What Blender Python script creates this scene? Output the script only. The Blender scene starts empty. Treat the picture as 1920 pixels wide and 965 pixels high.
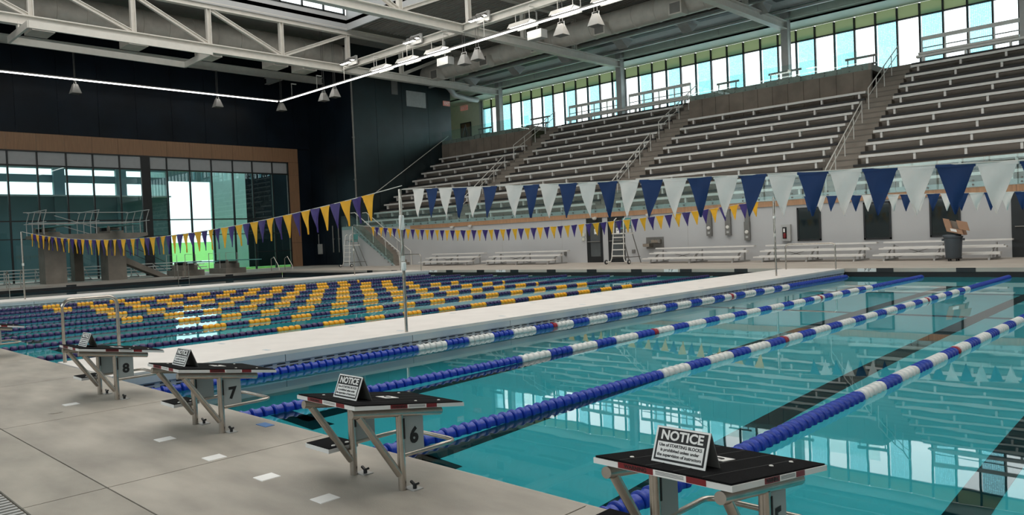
import bpy, math, random
from mathutils import Vector, Matrix
random.seed(7)
sc = bpy.context.scene
COL = sc.collection

# ------------------------------------------------------------------ camera
def make_camera():
    yaw, pitch, roll, f = .7697, -.0236, -.0425, 1442.94
    fw = Vector((-math.sin(yaw)*math.cos(pitch), math.cos(yaw)*math.cos(pitch), math.sin(pitch)))
    r = Vector((math.cos(yaw), math.sin(yaw), 0)); u = r.cross(fw)
    c, s = math.cos(roll), math.sin(roll)
    r2 = c*r + s*u; u2 = -s*r + c*u
    cam = bpy.data.cameras.new('camera'); o = bpy.data.objects.new('camera', cam)
    COL.objects.link(o)
    m = Matrix((( r2.x, u2.x, -fw.x, 10.0198), (r2.y, u2.y, -fw.y, -3.1786), (r2.z, u2.z, -fw.z, 1.4327), (0, 0, 0, 1)))
    o.matrix_world = m
    cam.sensor_fit = 'HORIZONTAL'; cam.sensor_width = 36.0; cam.lens = f/1920*36
    cam.clip_start = .05; cam.clip_end = 500
    sc.camera = o
make_camera()
# ------------------------------------------------------------------ world, large lights, exposure
w = bpy.data.worlds.new('sky'); sc.world = w; w.use_nodes = True
bg = w.node_tree.nodes['Background']
bg.inputs[0].default_value = (.96, .99, 1.0, 1); bg.inputs[1].default_value = 2.6
vs = sc.view_settings
vs.view_transform = 'Standard'; vs.look = 'None'; vs.gamma = 1; vs.exposure = 0; vs.use_curve_mapping = False
def area(name, loc, size, power, color, rot=(0, 0, 0)):
    l = bpy.data.lights.new(name, 'AREA'); l.shape = 'RECTANGLE'; l.size, l.size_y = size
    l.energy = power; l.color = color
    o = bpy.data.objects.new(name, l); o.location = loc; o.rotation_euler = rot; COL.objects.link(o)
    return o
# daylight of the glazed roof monitor over the pool
area('roof_monitor_daylight', (-5, 11.4, 20.6), (56, 29), 9000, (1.0, .955, .89))
sc.cycles.max_bounces = 8; sc.cycles.diffuse_bounces = 4; sc.cycles.glossy_bounces = 4
sc.cycles.transparent_max_bounces = 16; sc.cycles.transmission_bounces = 4
sc.cycles.caustics_reflective = False; sc.cycles.caustics_refractive = True
sc.cycles.sample_clamp_indirect = 4

# ------------------------------------------------------------------ materials
MATS = {}
def mat(name, col, rough=.6, metal=0., var=.08, scale=3., bump=0., bscale=40., emit=None, coat=0., stretch=None, spec=.5):
    if name in MATS: return MATS[name]
    m = bpy.data.materials.new(name); m.use_nodes = True
    nt = m.node_tree; b = nt.nodes['Principled BSDF']
    b.inputs['Roughness'].default_value = rough; b.inputs['Metallic'].default_value = metal
    b.inputs['Specular IOR Level'].default_value = spec
    if coat: b.inputs['Coat Weight'].default_value = coat
    g = nt.nodes.new('ShaderNodeNewGeometry'); n = nt.nodes.new('ShaderNodeTexNoise')
    mp = nt.nodes.new('ShaderNodeMapping')
    if stretch: mp.inputs['Scale'].default_value = stretch
    nt.links.new(g.outputs['Position'], mp.inputs[0]); nt.links.new(mp.outputs[0], n.inputs['Vector'])
    n.inputs['Scale'].default_value = scale; n.inputs['Detail'].default_value = 5
    rp = nt.nodes.new('ShaderNodeValToRGB')
    lo = [max(0, c*(1-var)) for c in col]; hi = [min(1, c*(1+var)) for c in col]
    rp.color_ramp.elements[0].position = .3; rp.color_ramp.elements[1].position = .7
    rp.color_ramp.elements[0].color = (*lo, 1); rp.color_ramp.elements[1].color = (*hi, 1)
    nt.links.new(n.outputs['Fac'], rp.inputs[0]); nt.links.new(rp.outputs[0], b.inputs['Base Color'])
    if bump:
        n2 = nt.nodes.new('ShaderNodeTexNoise'); n2.inputs['Scale'].default_value = bscale; n2.inputs['Detail'].default_value = 4
        nt.links.new(mp.outputs[0], n2.inputs['Vector'])
        bp = nt.nodes.new('ShaderNodeBump'); bp.inputs['Strength'].default_value = bump; bp.inputs['Distance'].default_value = .01
        nt.links.new(n2.outputs['Fac'], bp.inputs['Height']); nt.links.new(bp.outputs[0], b.inputs['Normal'])
    if emit:
        b.inputs['Emission Color'].default_value = (*emit[0], 1); b.inputs['Emission Strength'].default_value = emit[1]
    MATS[name] = m
    return m
def glass_mat(name, tint, refl=.08, rough=.0, haze=0., hazecol=(.6, .8, .8)):
    m = bpy.data.materials.new(name); m.use_nodes = True; nt = m.node_tree
    for n in list(nt.nodes): nt.nodes.remove(n)
    out = nt.nodes.new('ShaderNodeOutputMaterial'); t = nt.nodes.new('ShaderNodeBsdfTransparent'); g = nt.nodes.new('ShaderNodeBsdfGlossy')
    g.inputs['Roughness'].default_value = rough; t.inputs[0].default_value = (*tint, 1); g.inputs[0].default_value = (.9, .95, .95, 1)
    lf = nt.nodes.new('ShaderNodeLayerWeight'); lf.inputs[0].default_value = .5
    lw = nt.nodes.new('ShaderNodeMath'); lw.operation = 'POWER'; lw.inputs[1].default_value = 5
    nt.links.new(lf.outputs['Facing'], lw.inputs[0])
    mx = nt.nodes.new('ShaderNodeMixShader'); ml = nt.nodes.new('ShaderNodeMath'); ml.operation = 'MULTIPLY_ADD'
    ml.inputs[1].default_value = .9; ml.inputs[2].default_value = refl*.5; ml.use_clamp = True
    nt.links.new(lw.outputs[0], ml.inputs[0]); nt.links.new(ml.outputs[0], mx.inputs[0])
    src = t
    if haze:
        d = nt.nodes.new('ShaderNodeBsdfDiffuse'); d.inputs[0].default_value = (*hazecol, 1)
        m2 = nt.nodes.new('ShaderNodeMixShader'); m2.inputs[0].default_value = haze
        nt.links.new(t.outputs[0], m2.inputs[1]); nt.links.new(d.outputs[0], m2.inputs[2]); src = m2
    nt.links.new(src.outputs[0], mx.inputs[1]); nt.links.new(g.outputs[0], mx.inputs[2]); nt.links.new(mx.outputs[0], out.inputs[0])
    MATS[name] = m
    return m
def water_mat():
    m = bpy.data.materials.new('pool_water'); m.use_nodes = True; nt = m.node_tree
    for n in list(nt.nodes): nt.nodes.remove(n)
    out = nt.nodes.new('ShaderNodeOutputMaterial'); t = nt.nodes.new('ShaderNodeBsdfRefraction'); g = nt.nodes.new('ShaderNodeBsdfGlossy')
    t.inputs['IOR'].default_value = 1.33; t.inputs['Roughness'].default_value = 0; t.inputs[0].default_value = (.33, .86, .91, 1); g.inputs['Roughness'].default_value = .012; g.inputs[0].default_value = (.97, 1, 1, 1)
    geo = nt.nodes.new('ShaderNodeNewGeometry')
    n1 = nt.nodes.new('ShaderNodeTexNoise'); n1.inputs['Scale'].default_value = 1.1; n1.inputs['Detail'].default_value = 2
    nt.links.new(geo.outputs['Position'], n1.inputs['Vector'])
    bp = nt.nodes.new('ShaderNodeBump'); bp.inputs['Strength'].default_value = .035; bp.inputs['Distance'].default_value = .03
    nt.links.new(n1.outputs['Fac'], bp.inputs['Height'])
    fr = nt.nodes.new('ShaderNodeFresnel'); fr.inputs[0].default_value = 1.33
    nt.links.new(bp.outputs[0], fr.inputs['Normal']); nt.links.new(bp.outputs[0], t.inputs['Normal']); nt.links.new(bp.outputs[0], g.inputs['Normal'])
    mx = nt.nodes.new('ShaderNodeMixShader')
    nt.links.new(fr.outputs[0], mx.inputs[0]); nt.links.new(t.outputs[0], mx.inputs[1]); nt.links.new(g.outputs[0], mx.inputs[2])
    nt.links.new(mx.outputs[0], out.inputs[0])
    return m
def screen_mat():
    # perforated sun screen behind every other clerestory pane
    m = bpy.data.materials.new('perforated_screen'); m.use_nodes = True; nt = m.node_tree
    for n in list(nt.nodes): nt.nodes.remove(n)
    out = nt.nodes.new('ShaderNodeOutputMaterial'); t = nt.nodes.new('ShaderNodeBsdfTransparent'); d = nt.nodes.new('ShaderNodeBsdfTranslucent')
    d.inputs[0].default_value = (.22, .50, .58, 1); t.inputs[0].default_value = (.80, .98, 1, 1)
    geo = nt.nodes.new('ShaderNodeNewGeometry'); v = nt.nodes.new('ShaderNodeTexVoronoi'); v.inputs['Scale'].default_value = 11; v.inputs['Randomness'].default_value = .15
    nt.links.new(geo.outputs['Position'], v.inputs['Vector'])
    rp = nt.nodes.new('ShaderNodeValToRGB'); rp.color_ramp.elements[0].position = .30; rp.color_ramp.elements[1].position = .45
    rp.color_ramp.elements[0].color = (.88, .88, .88, 1); rp.color_ramp.elements[1].color = (.45, .45, .45, 1)
    nt.links.new(v.outputs['Distance'], rp.inputs[0])
    mx = nt.nodes.new('ShaderNodeMixShader'); nt.links.new(rp.outputs[0], mx.inputs[0])
    nt.links.new(t.outputs[0], mx.inputs[2]); nt.links.new(d.outputs[0], mx.inputs[1]); nt.links.new(mx.outputs[0], out.inputs[0])
    return m
M = dict(
    deck=mat('deck_concrete', (.36, .325, .28), .55, var=.26, scale=1.1, bump=.15, bscale=60, stretch=(1, 2.6, 1)),
    deck2=mat('deck_concrete_worn', (.34, .31, .265), .55, var=.2, scale=1.6, bump=.15, bscale=60, stretch=(1, 2.2, 1)),
    fardeck=mat('far_deck_concrete', (.46, .41, .36), .6, var=.1, scale=.9),
    joint=mat('joint_filler', (.22, .20, .17), .8),
    towerconcrete=mat('tower_concrete', (.20, .18, .155), .8, var=.2, scale=1.3), dimdeck=mat('dimmed_deck_concrete', (.34, .305, .27), .65, var=.12, scale=.9),  # dive deck darkened: the dim light of that end is put into its colour
    concrete=mat('grey_concrete', (.32, .29, .26), .75, var=.15, scale=1.3),
    tier=mat('tier_concrete', (.20, .175, .15), .75, var=.18, scale=1.5, stretch=(.4, 1, 3)),
    tread=mat('tread_concrete', (.27, .235, .20), .75, var=.12, scale=1.5),
    nosing=mat('dark_nosing', (.02, .02, .022), .6),
    white=mat('white_paint', (.50, .505, .515), .55, var=.03, scale=.6),
    cream=mat('cream_paint', (.62, .62, .52), .6, var=.04),
    navywall=mat('dark_wall_panel', (.006, .011, .018), .40, var=.35, scale=.5, spec=.16),
    navywall2=mat('dark_side_panel', (.012, .024, .028), .34, var=.35, scale=.5, spec=.65),
    black=mat('black_metal', (.012, .014, .016), .45, var=.2),
    wood=mat('wood_cladding', (.28, .155, .085), .55, var=.12, scale=2, stretch=(6, 6, .5)),
    woodstrip=mat('wood_fascia', (.45, .25, .14), .5, var=.16, scale=2.5, stretch=(8, 8, .4)),
    steelpaint=mat('white_steel', (.70, .67, .62), .5, var=.05),
    roofdeck=mat('grey_roof_deck', (.33, .32, .30), .7, var=.08),
    duct=mat('galvanised_duct', (.60, .56, .51), .5, metal=.05, var=.10, scale=2),
    soffit=mat('soffit_paint', (.34, .34, .335), .7),
    alum=mat('aluminium', (.70, .70, .69), .38, metal=.55, var=.06, scale=4),
    seat=mat('aluminium_bench', (.74, .72, .69), .42, metal=.1, var=.05, scale=4),
    chrome=mat('stainless_steel', (.50, .46, .41), .26, metal=.95, var=.1, scale=12),
    railwhite=mat('pale_handrail', (.72, .70, .66), .45, var=.05),
    bulk=mat('bulkhead_white', (.80, .755, .72), .5, var=.05, scale=2.2),
    bulkside=mat('bulkhead_side', (.52, .58, .62), .5, var=.05, scale=2.2),
    gutter=mat('black_gutter', (.006, .007, .009), .6),
    pooltile=mat('pool_plaster', (.60, .88, .92), .6, var=.05, scale=.8),
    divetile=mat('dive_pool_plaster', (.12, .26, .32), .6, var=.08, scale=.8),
    lane=mat('black_lane_tile', (.010, .016, .022), .6), lanex=mat('navy_lane_tile', (.03, .06, .12), .6),
    bluefloat=mat('blue_float', (.006, .042, .40), .3, var=.1, scale=20), whitefloat=mat('white_float', (.80, .80, .78), .35),
    redfloat=mat('red_float', (.35, .012, .03), .35), purple=mat('purple_float', (.022, .011, .095), .35), yellow=mat('yellow_float', (.90, .42, .012), .4),
    cable=mat('rope_cord', (.62, .60, .55), .7), fblue=mat('blue_pennant', (.003, .032, .13), .7, var=.12, scale=5),
    fwhite=mat('white_pennant', (.86, .80, .75), .7, var=.05, scale=5), fyellow=mat('yellow_pennant', (.86, .42, .015), .6, var=.1, scale=5),
    fpurple=mat('purple_pennant', (.035, .014, .15), .45, var=.15, scale=5),
    grit=mat('black_grip', (.008, .008, .009), .9, bump=.6, bscale=220, spec=.08), fibre=mat('white_fibreglass', (.78, .78, .77), .4),
    blockgrey=mat('grey_panel', (.34, .38, .38), .45, var=.05), ink=mat('black_ink', (.008, .008, .009), .6), red=mat('red_label', (.20, .010, .014), .5),
    paper=mat('white_card', (.88, .87, .85), .5), greyprint=mat('grey_print', (.2, .2, .2), .6), bluetile=mat('blue_tile', (.06, .20, .50), .35),
    bin=mat('grey_plastic_bin', (.055, .07, .085), .5), card=mat('cardboard', (.40, .235, .15), .8, var=.08), teal=mat('teal_board', (.10, .30, .29), .5),
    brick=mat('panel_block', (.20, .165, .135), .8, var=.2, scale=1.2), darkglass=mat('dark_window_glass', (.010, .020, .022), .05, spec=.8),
    greyglass=mat('door_glass', (.10, .11, .115), .1), spandrel=mat('grey_spandrel', (.36, .37, .38), .35, var=.04),
    lawn=mat('lawn', (.16, .42, .05), .9, var=.25, scale=2), facade=mat('neighbour_facade', (.15, .23, .26), .6, var=.1, scale=.4),
    facadelight=mat('pale_facade', (.72, .92, .93), .6, var=.06, scale=.4), pave=mat('pale_path', (.75, .72, .66), .8),
    lamp=mat('lamp_face', (1, 1, 1), .4, emit=((1, .96, .88), 9)), led=mat('led_strip', (1, 1, 1), .4, emit=((1, .97, .92), 7)),
    exitsign=mat('exit_sign_face', (.6, .3, .25), .5, emit=((.9, .35, .3), .12)), greymetal=mat('grey_box', (.20, .195, .185), .45, metal=.3),
    hornmat=mat('horn_plastic', (.30, .29, .275), .5),
    greylight=mat('light_grey_metal', (.45, .45, .44), .45, metal=.2), bluegreen=mat('concourse_ceiling', (.58, .66, .58), .6, var=.04),
    linen=mat('door_timber', (.12, .07, .04), .6),
)
M['water'] = water_mat(); M['screen'] = screen_mat()
fr = bpy.data.materials.new('frosted_spandrel'); fr.use_nodes = True; nt = fr.node_tree
nt.nodes.remove(nt.nodes['Principled BSDF']); tr = nt.nodes.new('ShaderNodeBsdfTranslucent'); tr.inputs[0].default_value = (.42, .47, .33, 1)
df = nt.nodes.new('ShaderNodeBsdfDiffuse'); df.inputs[0].default_value = (.4, .45, .36, 1); ad = nt.nodes.new('ShaderNodeMixShader'); ad.inputs[0].default_value = .35
nt.links.new(tr.outputs[0], ad.inputs[1]); nt.links.new(df.outputs[0], ad.inputs[2]); nt.links.new(ad.outputs[0], nt.nodes['Material Output'].inputs[0]); M['frost'] = fr
M['wallglass'] = glass_mat('curtain_wall_glass', (.70, .86, .86), .10)
M['clearglass'] = glass_mat('clear_glass', (.95, .985, .985), .06)
M['railglass'] = glass_mat('balustrade_glass', (.86, .95, .94), .07, haze=.035, hazecol=(.5, .62, .62))

# ------------------------------------------------------------------ mesh builder
class MB:
    def __init__(s): s.v = []; s.f = []
    def add(s, vs, fs):
        k = len(s.v); s.v += [tuple(p) for p in vs]; s.f += [tuple(i+k for i in f) for f in fs]; return s
    def box(s, x0, x1, y0, y1, z0, z1):
        return s.add([(x0,y0,z0),(x1,y0,z0),(x1,y1,z0),(x0,y1,z0),(x0,y0,z1),(x1,y0,z1),(x1,y1,z1),(x0,y1,z1)],
              [(0,3,2,1),(4,5,6,7),(0,1,5,4),(1,2,6,5),(2,3,7,6),(3,0,4,7)])
    def beam(s, p, q, w, h, up=(0,0,1)):
        p = Vector(p); q = Vector(q); d = (q-p).normalized(); a = d.cross(Vector(up))
        if a.length < 1e-4: a = d.cross(Vector((0,1,0)))
        a.normalize(); b = a.cross(d); a *= w/2; b *= h/2
        return s.add([p-a-b,p+a-b,p+a+b,p-a+b,q-a-b,q+a-b,q+a+b,q-a+b], [(0,1,2,3),(7,6,5,4),(0,4,5,1),(1,5,6,2),(2,6,7,3),(3,7,4,0)])
    def ibeam(s, p, q, w, h, t=.05, up=(0,0,1)):
        p = Vector(p); q = Vector(q); d = (q-p).normalized(); a = d.cross(Vector(up)).normalized(); b = a.cross(d)
        for o in (-1, 1): s.beam(p+b*o*(h/2-t/2), q+b*o*(h/2-t/2), w, t, up)
        return s.beam(p, q, t*.8, h-t*2, up)
    def tube(s, pts, r, n=10, cap=True):
        pts = [Vector(p) for p in pts]; rings = []
        d0 = (pts[1]-pts[0]).normalized(); a = d0.cross(Vector((0,0,1)))
        if a.length < 1e-3: a = d0.cross(Vector((0,1,0)))
        a.normalize()
        k = len(s.v)
        for i, p in enumerate(pts):
            if i == 0: d = d0
            elif i == len(pts)-1: d = (pts[i]-pts[i-1]).normalized()
            else: d = ((pts[i+1]-pts[i]).normalized()+(pts[i]-pts[i-1]).normalized()).normalized()
            a = (a - d*a.dot(d)).normalized(); b = d.cross(a)
            for j in range(n):
                t = 2*math.pi*j/n; s.v.append(tuple(p+a*r*math.cos(t)+b*r*math.sin(t)))
        for i in range(len(pts)-1):
            for j in range(n):
                s.f.append((k+i*n+j, k+i*n+(j+1)%n, k+(i+1)*n+(j+1)%n, k+(i+1)*n+j))
        if cap:
            s.f.append(tuple(k+j for j in range(n-1,-1,-1))); s.f.append(tuple(k+(len(pts)-1)*n+j for j in range(n)))
        return s
    def lathe(s, prof, n=14, axis='Y', c=(0,0,0)):
        k = len(s.v)
        for r, h in prof:
            for j in range(n):
                t = 2*math.pi*j/n; x, y = r*math.cos(t), r*math.sin(t)
                s.v.append({'Y':(c[0]+x,c[1]+h,c[2]+y),'Z':(c[0]+x,c[1]+y,c[2]+h),'X':(c[0]+h,c[1]+x,c[2]+y)}[axis])
        for i in range(len(prof)-1):
            for j in range(n):
                q = (k+i*n+j, k+i*n+(j+1)%n, k+(i+1)*n+(j+1)%n, k+(i+1)*n+j)
                s.f.append(q if axis != 'Y' else q[::-1])
        s.f.append(tuple(k+j for j in range(n))); s.f.append(tuple(k+(len(prof)-1)*n+j for j in range(n)))
        return s
    def prism(s, poly, axis, a, b):
        n = len(poly); put = {'X':lambda u,v,t:(t,u,v),'Y':lambda u,v,t:(u,t,v),'Z':lambda u,v,t:(u,v,t)}[axis]
        vs = [put(u,v,a) for u,v in poly]+[put(u,v,b) for u,v in poly]
        return s.add(vs, [tuple(range(n-1,-1,-1)), tuple(range(n,2*n))]+[(i,(i+1)%n,n+(i+1)%n,n+i) for i in range(n)])
    def mesh(s, name, m, off=(0,0,0), smooth=False):
        me = bpy.data.meshes.new(name)
        me.from_pydata([(x-off[0],y-off[1],z-off[2]) for x,y,z in s.v], [], s.f); me.validate(); me.update()
        me.materials.append(M[m] if isinstance(m, str) else m)
        import bmesh
        bm = bmesh.new(); bm.from_mesh(me); bmesh.ops.recalc_face_normals(bm, faces=bm.faces); bm.to_mesh(me); bm.free()
        if smooth:
            for p in me.polygons: p.use_smooth = True
            try: me.set_sharp_from_angle(angle=math.radians(40))
            except Exception: pass
        return me
def wloc(o):
    l = Vector((0,0,0))
    while o: l += o.location; o = o.parent
    return l
def obj(name, me, parent=None, loc=(0,0,0)):
    o = bpy.data.objects.new(name, me); COL.objects.link(o); o.parent = parent; o.location = loc
    return o
def part(name, mb, m, parent, smooth=False):
    return obj(name, mb.mesh(name, m, wloc(parent) if parent else (0,0,0), smooth), parent)
def thing(name, label, cat, loc=(0,0,0), group=None):
    o = bpy.data.objects.new(name, None); COL.objects.link(o); o.location = loc; o.empty_display_size = .1
    o['label'] = label; o['category'] = cat
    if group: o['group'] = group
    return o
def solo(name, mb, m, label, cat, group=None, smooth=False):
    o = part(name, mb, m, None, smooth); o['label'] = label; o['category'] = cat
    if group: o['group'] = group
    return o
def struct(name, mb, m, label=None, parent=None, smooth=False):
    o = part(name, mb, m, parent, smooth)
    if parent is None:
        o['kind'] = 'structure'
        if label: o['label'] = label
    return o
TXT = {}
def text(name, body, size, m, parent, mw, bold=0.0, extrude=.0006, sx=1.0):
    cu = bpy.data.curves.new(name, 'FONT'); cu.body = body; cu.size = size; cu.align_x = 'CENTER'; cu.align_y = 'CENTER'
    cu.extrude = extrude; cu.offset = bold; cu.resolution_u = 3
    cu.materials.append(M[m])
    key = (body, size, m, bold, extrude)
    if key not in TXT:
        tmp = bpy.data.objects.new(name, cu); COL.objects.link(tmp)
        dg = bpy.context.evaluated_depsgraph_get(); dg.update()
        TXT[key] = bpy.data.meshes.new_from_object(tmp.evaluated_get(dg)); TXT[key].name = name
        bpy.data.objects.remove(tmp)
    bpy.data.curves.remove(cu)
    o = bpy.data.objects.new(name, TXT[key]); COL.objects.link(o); o.parent = parent
    mm = mw.copy(); mm.translation = mw.translation - (wloc(parent) if parent else Vector())
    o.matrix_local = mm @ Matrix.Diagonal((sx,1,1,1))
    return o
def frame(origin, xdir, ydir):
    x = Vector(xdir).normalized(); y = Vector(ydir); y = (y-x*y.dot(x)).normalized(); z = x.cross(y); o = Vector(origin)
    return Matrix(((x.x,y.x,z.x,o.x),(x.y,y.y,z.y,o.y),(x.z,y.z,z.z,o.z),(0,0,0,1)))
def arc(c, r, a0, a1, n, u, v):
    u = Vector(u); v = Vector(v); c = Vector(c)
    return [c+u*r*math.cos(a0+(a1-a0)*i/n)+v*r*math.sin(a0+(a1-a0)*i/n) for i in range(n+1)]
ORD = ['lowest', 'second', 'third', 'fourth', 'fifth', 'sixth', 'seventh', 'eighth', 'ninth', 'tenth', 'eleventh', 'topmost']

# ------------------------------------------------------------------ main dimensions (metres, deck level = 0)
W, XE, XR = 22.86, -36.5, 26.0          # pool width, diving end, far other end
ZW, ZF = -.28, -2.1                     # water level, pool bottom
L, X0 = 2.305, .2675                    # lane pitch, lane rope beside the bulkhead
YW, XG, XS = 29.7, -45.3, -39.0         # front wall of the stand, glass end wall, dark side wall
B1 = (-1.95, .16); B2 = (-23.45, -21.3) # the two bulkheads
SECT = [(-38.7,-28.9), (-27.3,-16.75), (-15.12,-4.55), (-2.92,7.65)]
SNAME = ['block beside the dark side wall', 'second block from the dark wall', 'block under the middle glass balcony', 'block nearest the camera']
NROW = [9, 12, 9, 12]
ry = lambda k: 31.1+.971*k
rz = lambda k: 3.923+.637*(k-1)
fz = lambda k: rz(k)-.43
CF = fz(11)                             # concourse floor
YGL = 45.0

# ------------------------------------------------------------------ pool basin and decks
struct('floor_pool', MB().box(B2[0], XR, 0, W, ZF-.1, ZF), 'pooltile', 'pale blue swimming pool bottom')
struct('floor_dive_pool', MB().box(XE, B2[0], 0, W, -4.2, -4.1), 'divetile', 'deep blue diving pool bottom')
struct('wall_pool_near', MB().box(B2[0], XR, -.2, 0, ZF-.1, -.31), 'pooltile', 'pale blue pool wall below the blocks')
struct('wall_pool_far', MB().box(B2[0], XR, W, W+.2, ZF-.1, -.31), 'pooltile', 'pale blue pool wall below the stand')
struct('wall_pool_end', MB().box(XR, XR+.2, -.2, W+.2, ZF-.1, 0), 'pooltile', 'pale blue pool end wall')
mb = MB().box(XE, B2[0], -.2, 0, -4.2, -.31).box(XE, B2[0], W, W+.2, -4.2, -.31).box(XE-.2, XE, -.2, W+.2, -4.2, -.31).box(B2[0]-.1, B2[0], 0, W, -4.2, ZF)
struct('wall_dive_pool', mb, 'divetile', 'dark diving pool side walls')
wo = struct('water', MB().add([(XE,0,ZW),(XR,0,ZW),(XR,W,ZW),(XE,W,ZW)], [(0,1,2,3)]), 'water', 'still turquoise pool water')
if wo.data.polygons[0].normal.z < 0: wo.data.flip_normals()
# lane markings on the bottom
fp = bpy.data.objects['floor_pool']
cen = [X0+(k+.5)*L for k in range(8)]+[-3.575-k*L for k in range(8)]
for c in cen:
    part('lane_line', MB().box(c-.15, c+.15, 1.8, W-1.8, ZF, ZF+.012).box(c-.5, c+.5, 1.65, 1.95, ZF, ZF+.012).box(c-.5, c+.5, W-1.95, W-1.65, ZF, ZF+.012), 'lane', fp)
for y in (14.1, 18.9):
    part('cross_line', MB().box(B2[0], XR, y-.12, y+.12, ZF, ZF+.008), 'lanex', fp)
# wall targets below the far gutter
# near deck: slabs
dk = struct('floor_deck', MB().box(-46, XR+1, -12, -.0, -.6, -.03).box(XR+.2, XR+6, -12, 46, -.6, -.03), 'joint', 'cast concrete pool deck with joints')
jx = [4.87+2.565*k for k in range(-20, 9)]
jl = .010
for i in range(len(jx)-1):
    for y0, y1, mm in ((-1.56, -.004, 'deck'), (-2.02, -1.56, 'deck2'), (-4.9, -2.2, 'deck'), (-12, -4.9, 'deck2')):
        if jx[i] < -30 and y1 < -2: continue
        part('slab', MB().box(jx[i]+jl/2, jx[i+1]-jl/2, y0+jl/2, y1-jl/2, -.12, 0), mm, dk)
part('near_edge', MB().box(-46, XR, -.03, .0, -.13, -.001), 'fardeck', dk)
part('gutter_gap', MB().box(-46, XR, -.03, -.001, -.33, -.13), 'gutter', dk)
gr = part('trench_drain', MB().box(-20, XR, -2.2, -2.02, -.03, -.012), 'joint', dk)
mb = MB()
for k in range(0, 260): mb.box(-6+k*.06, -6+k*.06+.03, -2.19, -2.03, -.012, -.002)
o = part('drain_bars', mb, 'greylight', dk); o['kind'] = 'stuff'
# far deck and diving end deck
fd = struct('floor_far_deck', MB().box(XE, XR, W, 32, -.12, 0), 'fardeck', 'pale concrete deck below the stand')
part('gutter_gap', MB().box(XE, XR, W+.012, W+.2, -.33, -.12), 'gutter', fd)
cf = [-3.575-k*L for k in range(11)]+[X0+(k+.5)*L for k in range(5)]
for c in cf: part('lane_marker', MB().box(c-.26, c+.26, W-.012, W, -.125, .003), 'black', fd)
for x in (X0+.62, -6.55, -16.0, -21.0): 
    p = part('depth_tile', MB().box(x-.32, x+.32, W-.008, W, -.115, -.005), 'paper', fd)
    text('depth_lettering', "7' 0\"", .12, 'ink', p, frame((x, W-.010, -.06), (1,0,0), (0,0,1)), .002)
de = struct('floor_dive_deck', MB().box(XG-.3, XE, -12, 32, -.12, 0), 'dimdeck', 'concrete deck at the diving end')
part('gutter_gap', MB().box(XE-.2, XE-.012, 0, W, -.33, -.12), 'gutter', de)
for y in (10.2, 16.4, 19.2): part('depth_marker', MB().box(XE-.01, XE+.012, y-.25, y+.25, -.11, -.02), 'black', de)

# ------------------------------------------------------------------ walls of the hall
HT = 17.0
struct('wall_near', MB().box(XG, XR+6, -12.2, -12, 0, 3.2).box(XG, XR+6, -12.2, -12, 9.5, HT).box(XG, -30, -12.2, -12, 3.2, 9.5).box(20, XR+6, -12.2, -12, 3.2, 9.5), 'white', 'white wall behind the near deck')
wn = struct('window_7', MB().box(-30, 20, -12.2, -12, 3.2, 3.3).box(-30, 20, -12.2, -12, 9.4, 9.5).box(-30, 20, -12.15, -12.05, 6.2, 6.3), 'black', 'long added window behind the near deck, letting in fill light')  # unseen glazing, added to throw daylight on the camera side of the pennants
for i in range(26): part('mullion', MB().box(-30+i*2-.05, -30+i*2+.05, -12.18, -12.02, 3.2, 9.5), 'black', wn)
for i in range(25): part('pane', MB().box(-30+i*2+.05, -28+i*2-.05, -12.1, -12.09, 3.3, 9.4), 'clearglass', wn)
struct('wall_end', MB().box(XR+6, XR+6.2, -12, 46, 0, HT), 'white', 'white far end wall out of the picture')
# glass end wall
wg = struct('wall_glass_end', MB().box(XG-.35, XG-.05, -12, 30.8, 9.38, HT+1).box(XG-.35, XG-.05, -12, 1.2, 0, 9.38).box(XG-.35, XG-.05, 29.6, 30.9, 0, 9.5), 'navywall', 'dark panelled end wall above the glazing')
for i in range(14):
    y0 = -2.0+i*2.42
    part('wall_panel', MB().box(XG-.05, XG-.02, y0+.012, y0+2.408, 9.42, 16.8), 'navywall', wg)
ym = [9.54-1.62*k for k in range(5, 0, -1)]+[9.54, 11.16, 12.82, 14.41, 16.07, 17.49]
ym2 = [18.03, 19.22, 20.84, 22.45, 24.09, 25.66, 27.33, 28.62]
seam = [1.4+1.625*k for k in range(17)]+[29.62]
for i in range(len(seam)-1):
    part('wood_panel', MB().box(XG-.06, XG+.06, seam[i]+.008, seam[i+1]-.008, 8.3, 9.38), 'wood', wg)
zz = [0, 1.9, 4.0, 5.9, 7.3, 8.29]
for i in range(5): part('wood_panel', MB().box(XG-.06, XG+.06, 28.75, 29.62, zz[i]+.008, zz[i+1]-.008), 'wood', wg)
win = struct('window_1', MB().box(XG-.10, XG+.10, 17.46, 18.06, 0, 8.3).box(XG-.12, XG+.08, ym[0], 28.75, 8.22, 8.3).box(XG-.10, XG+.06, 28.62, 28.75, 0, 8.3), 'black', 'tall glazed end wall with black frame')
for y in ym[:-1]+ym2[1:-1]: part('mullion', MB().box(XG-.10, XG+.07, y-.045, y+.045, 0, 8.25), 'black', win)
for z, h in ((7.35, .05), (3.85, .04), (2.72, .03)):
    part('transom', MB().box(XG-.09, XG+.05, ym[0], 17.49, z-h, z+h).box(XG-.09, XG+.05, 18.03, 28.65, z-h, z+h), 'black', win)
for seq in (ym, ym2):
    for a, b in zip(seq[:-1], seq[1:]):
        part('spandrel_pane', MB().box(XG-.02, XG+.0, a+.04, b-.04, 7.4, 8.22), 'spandrel', win)
        for z0, z1 in ((.05, 2.69), (2.75, 3.81), (3.89, 7.3)):
            part('pane', MB().box(XG-.02, XG-.008, a+.045, b-.045, z0, z1), 'wallglass', win)
part('door_bar', MB().box(XG+.05, XG+.1, 25.7, 28.6, 1.28, 1.33), 'black', win)
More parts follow.
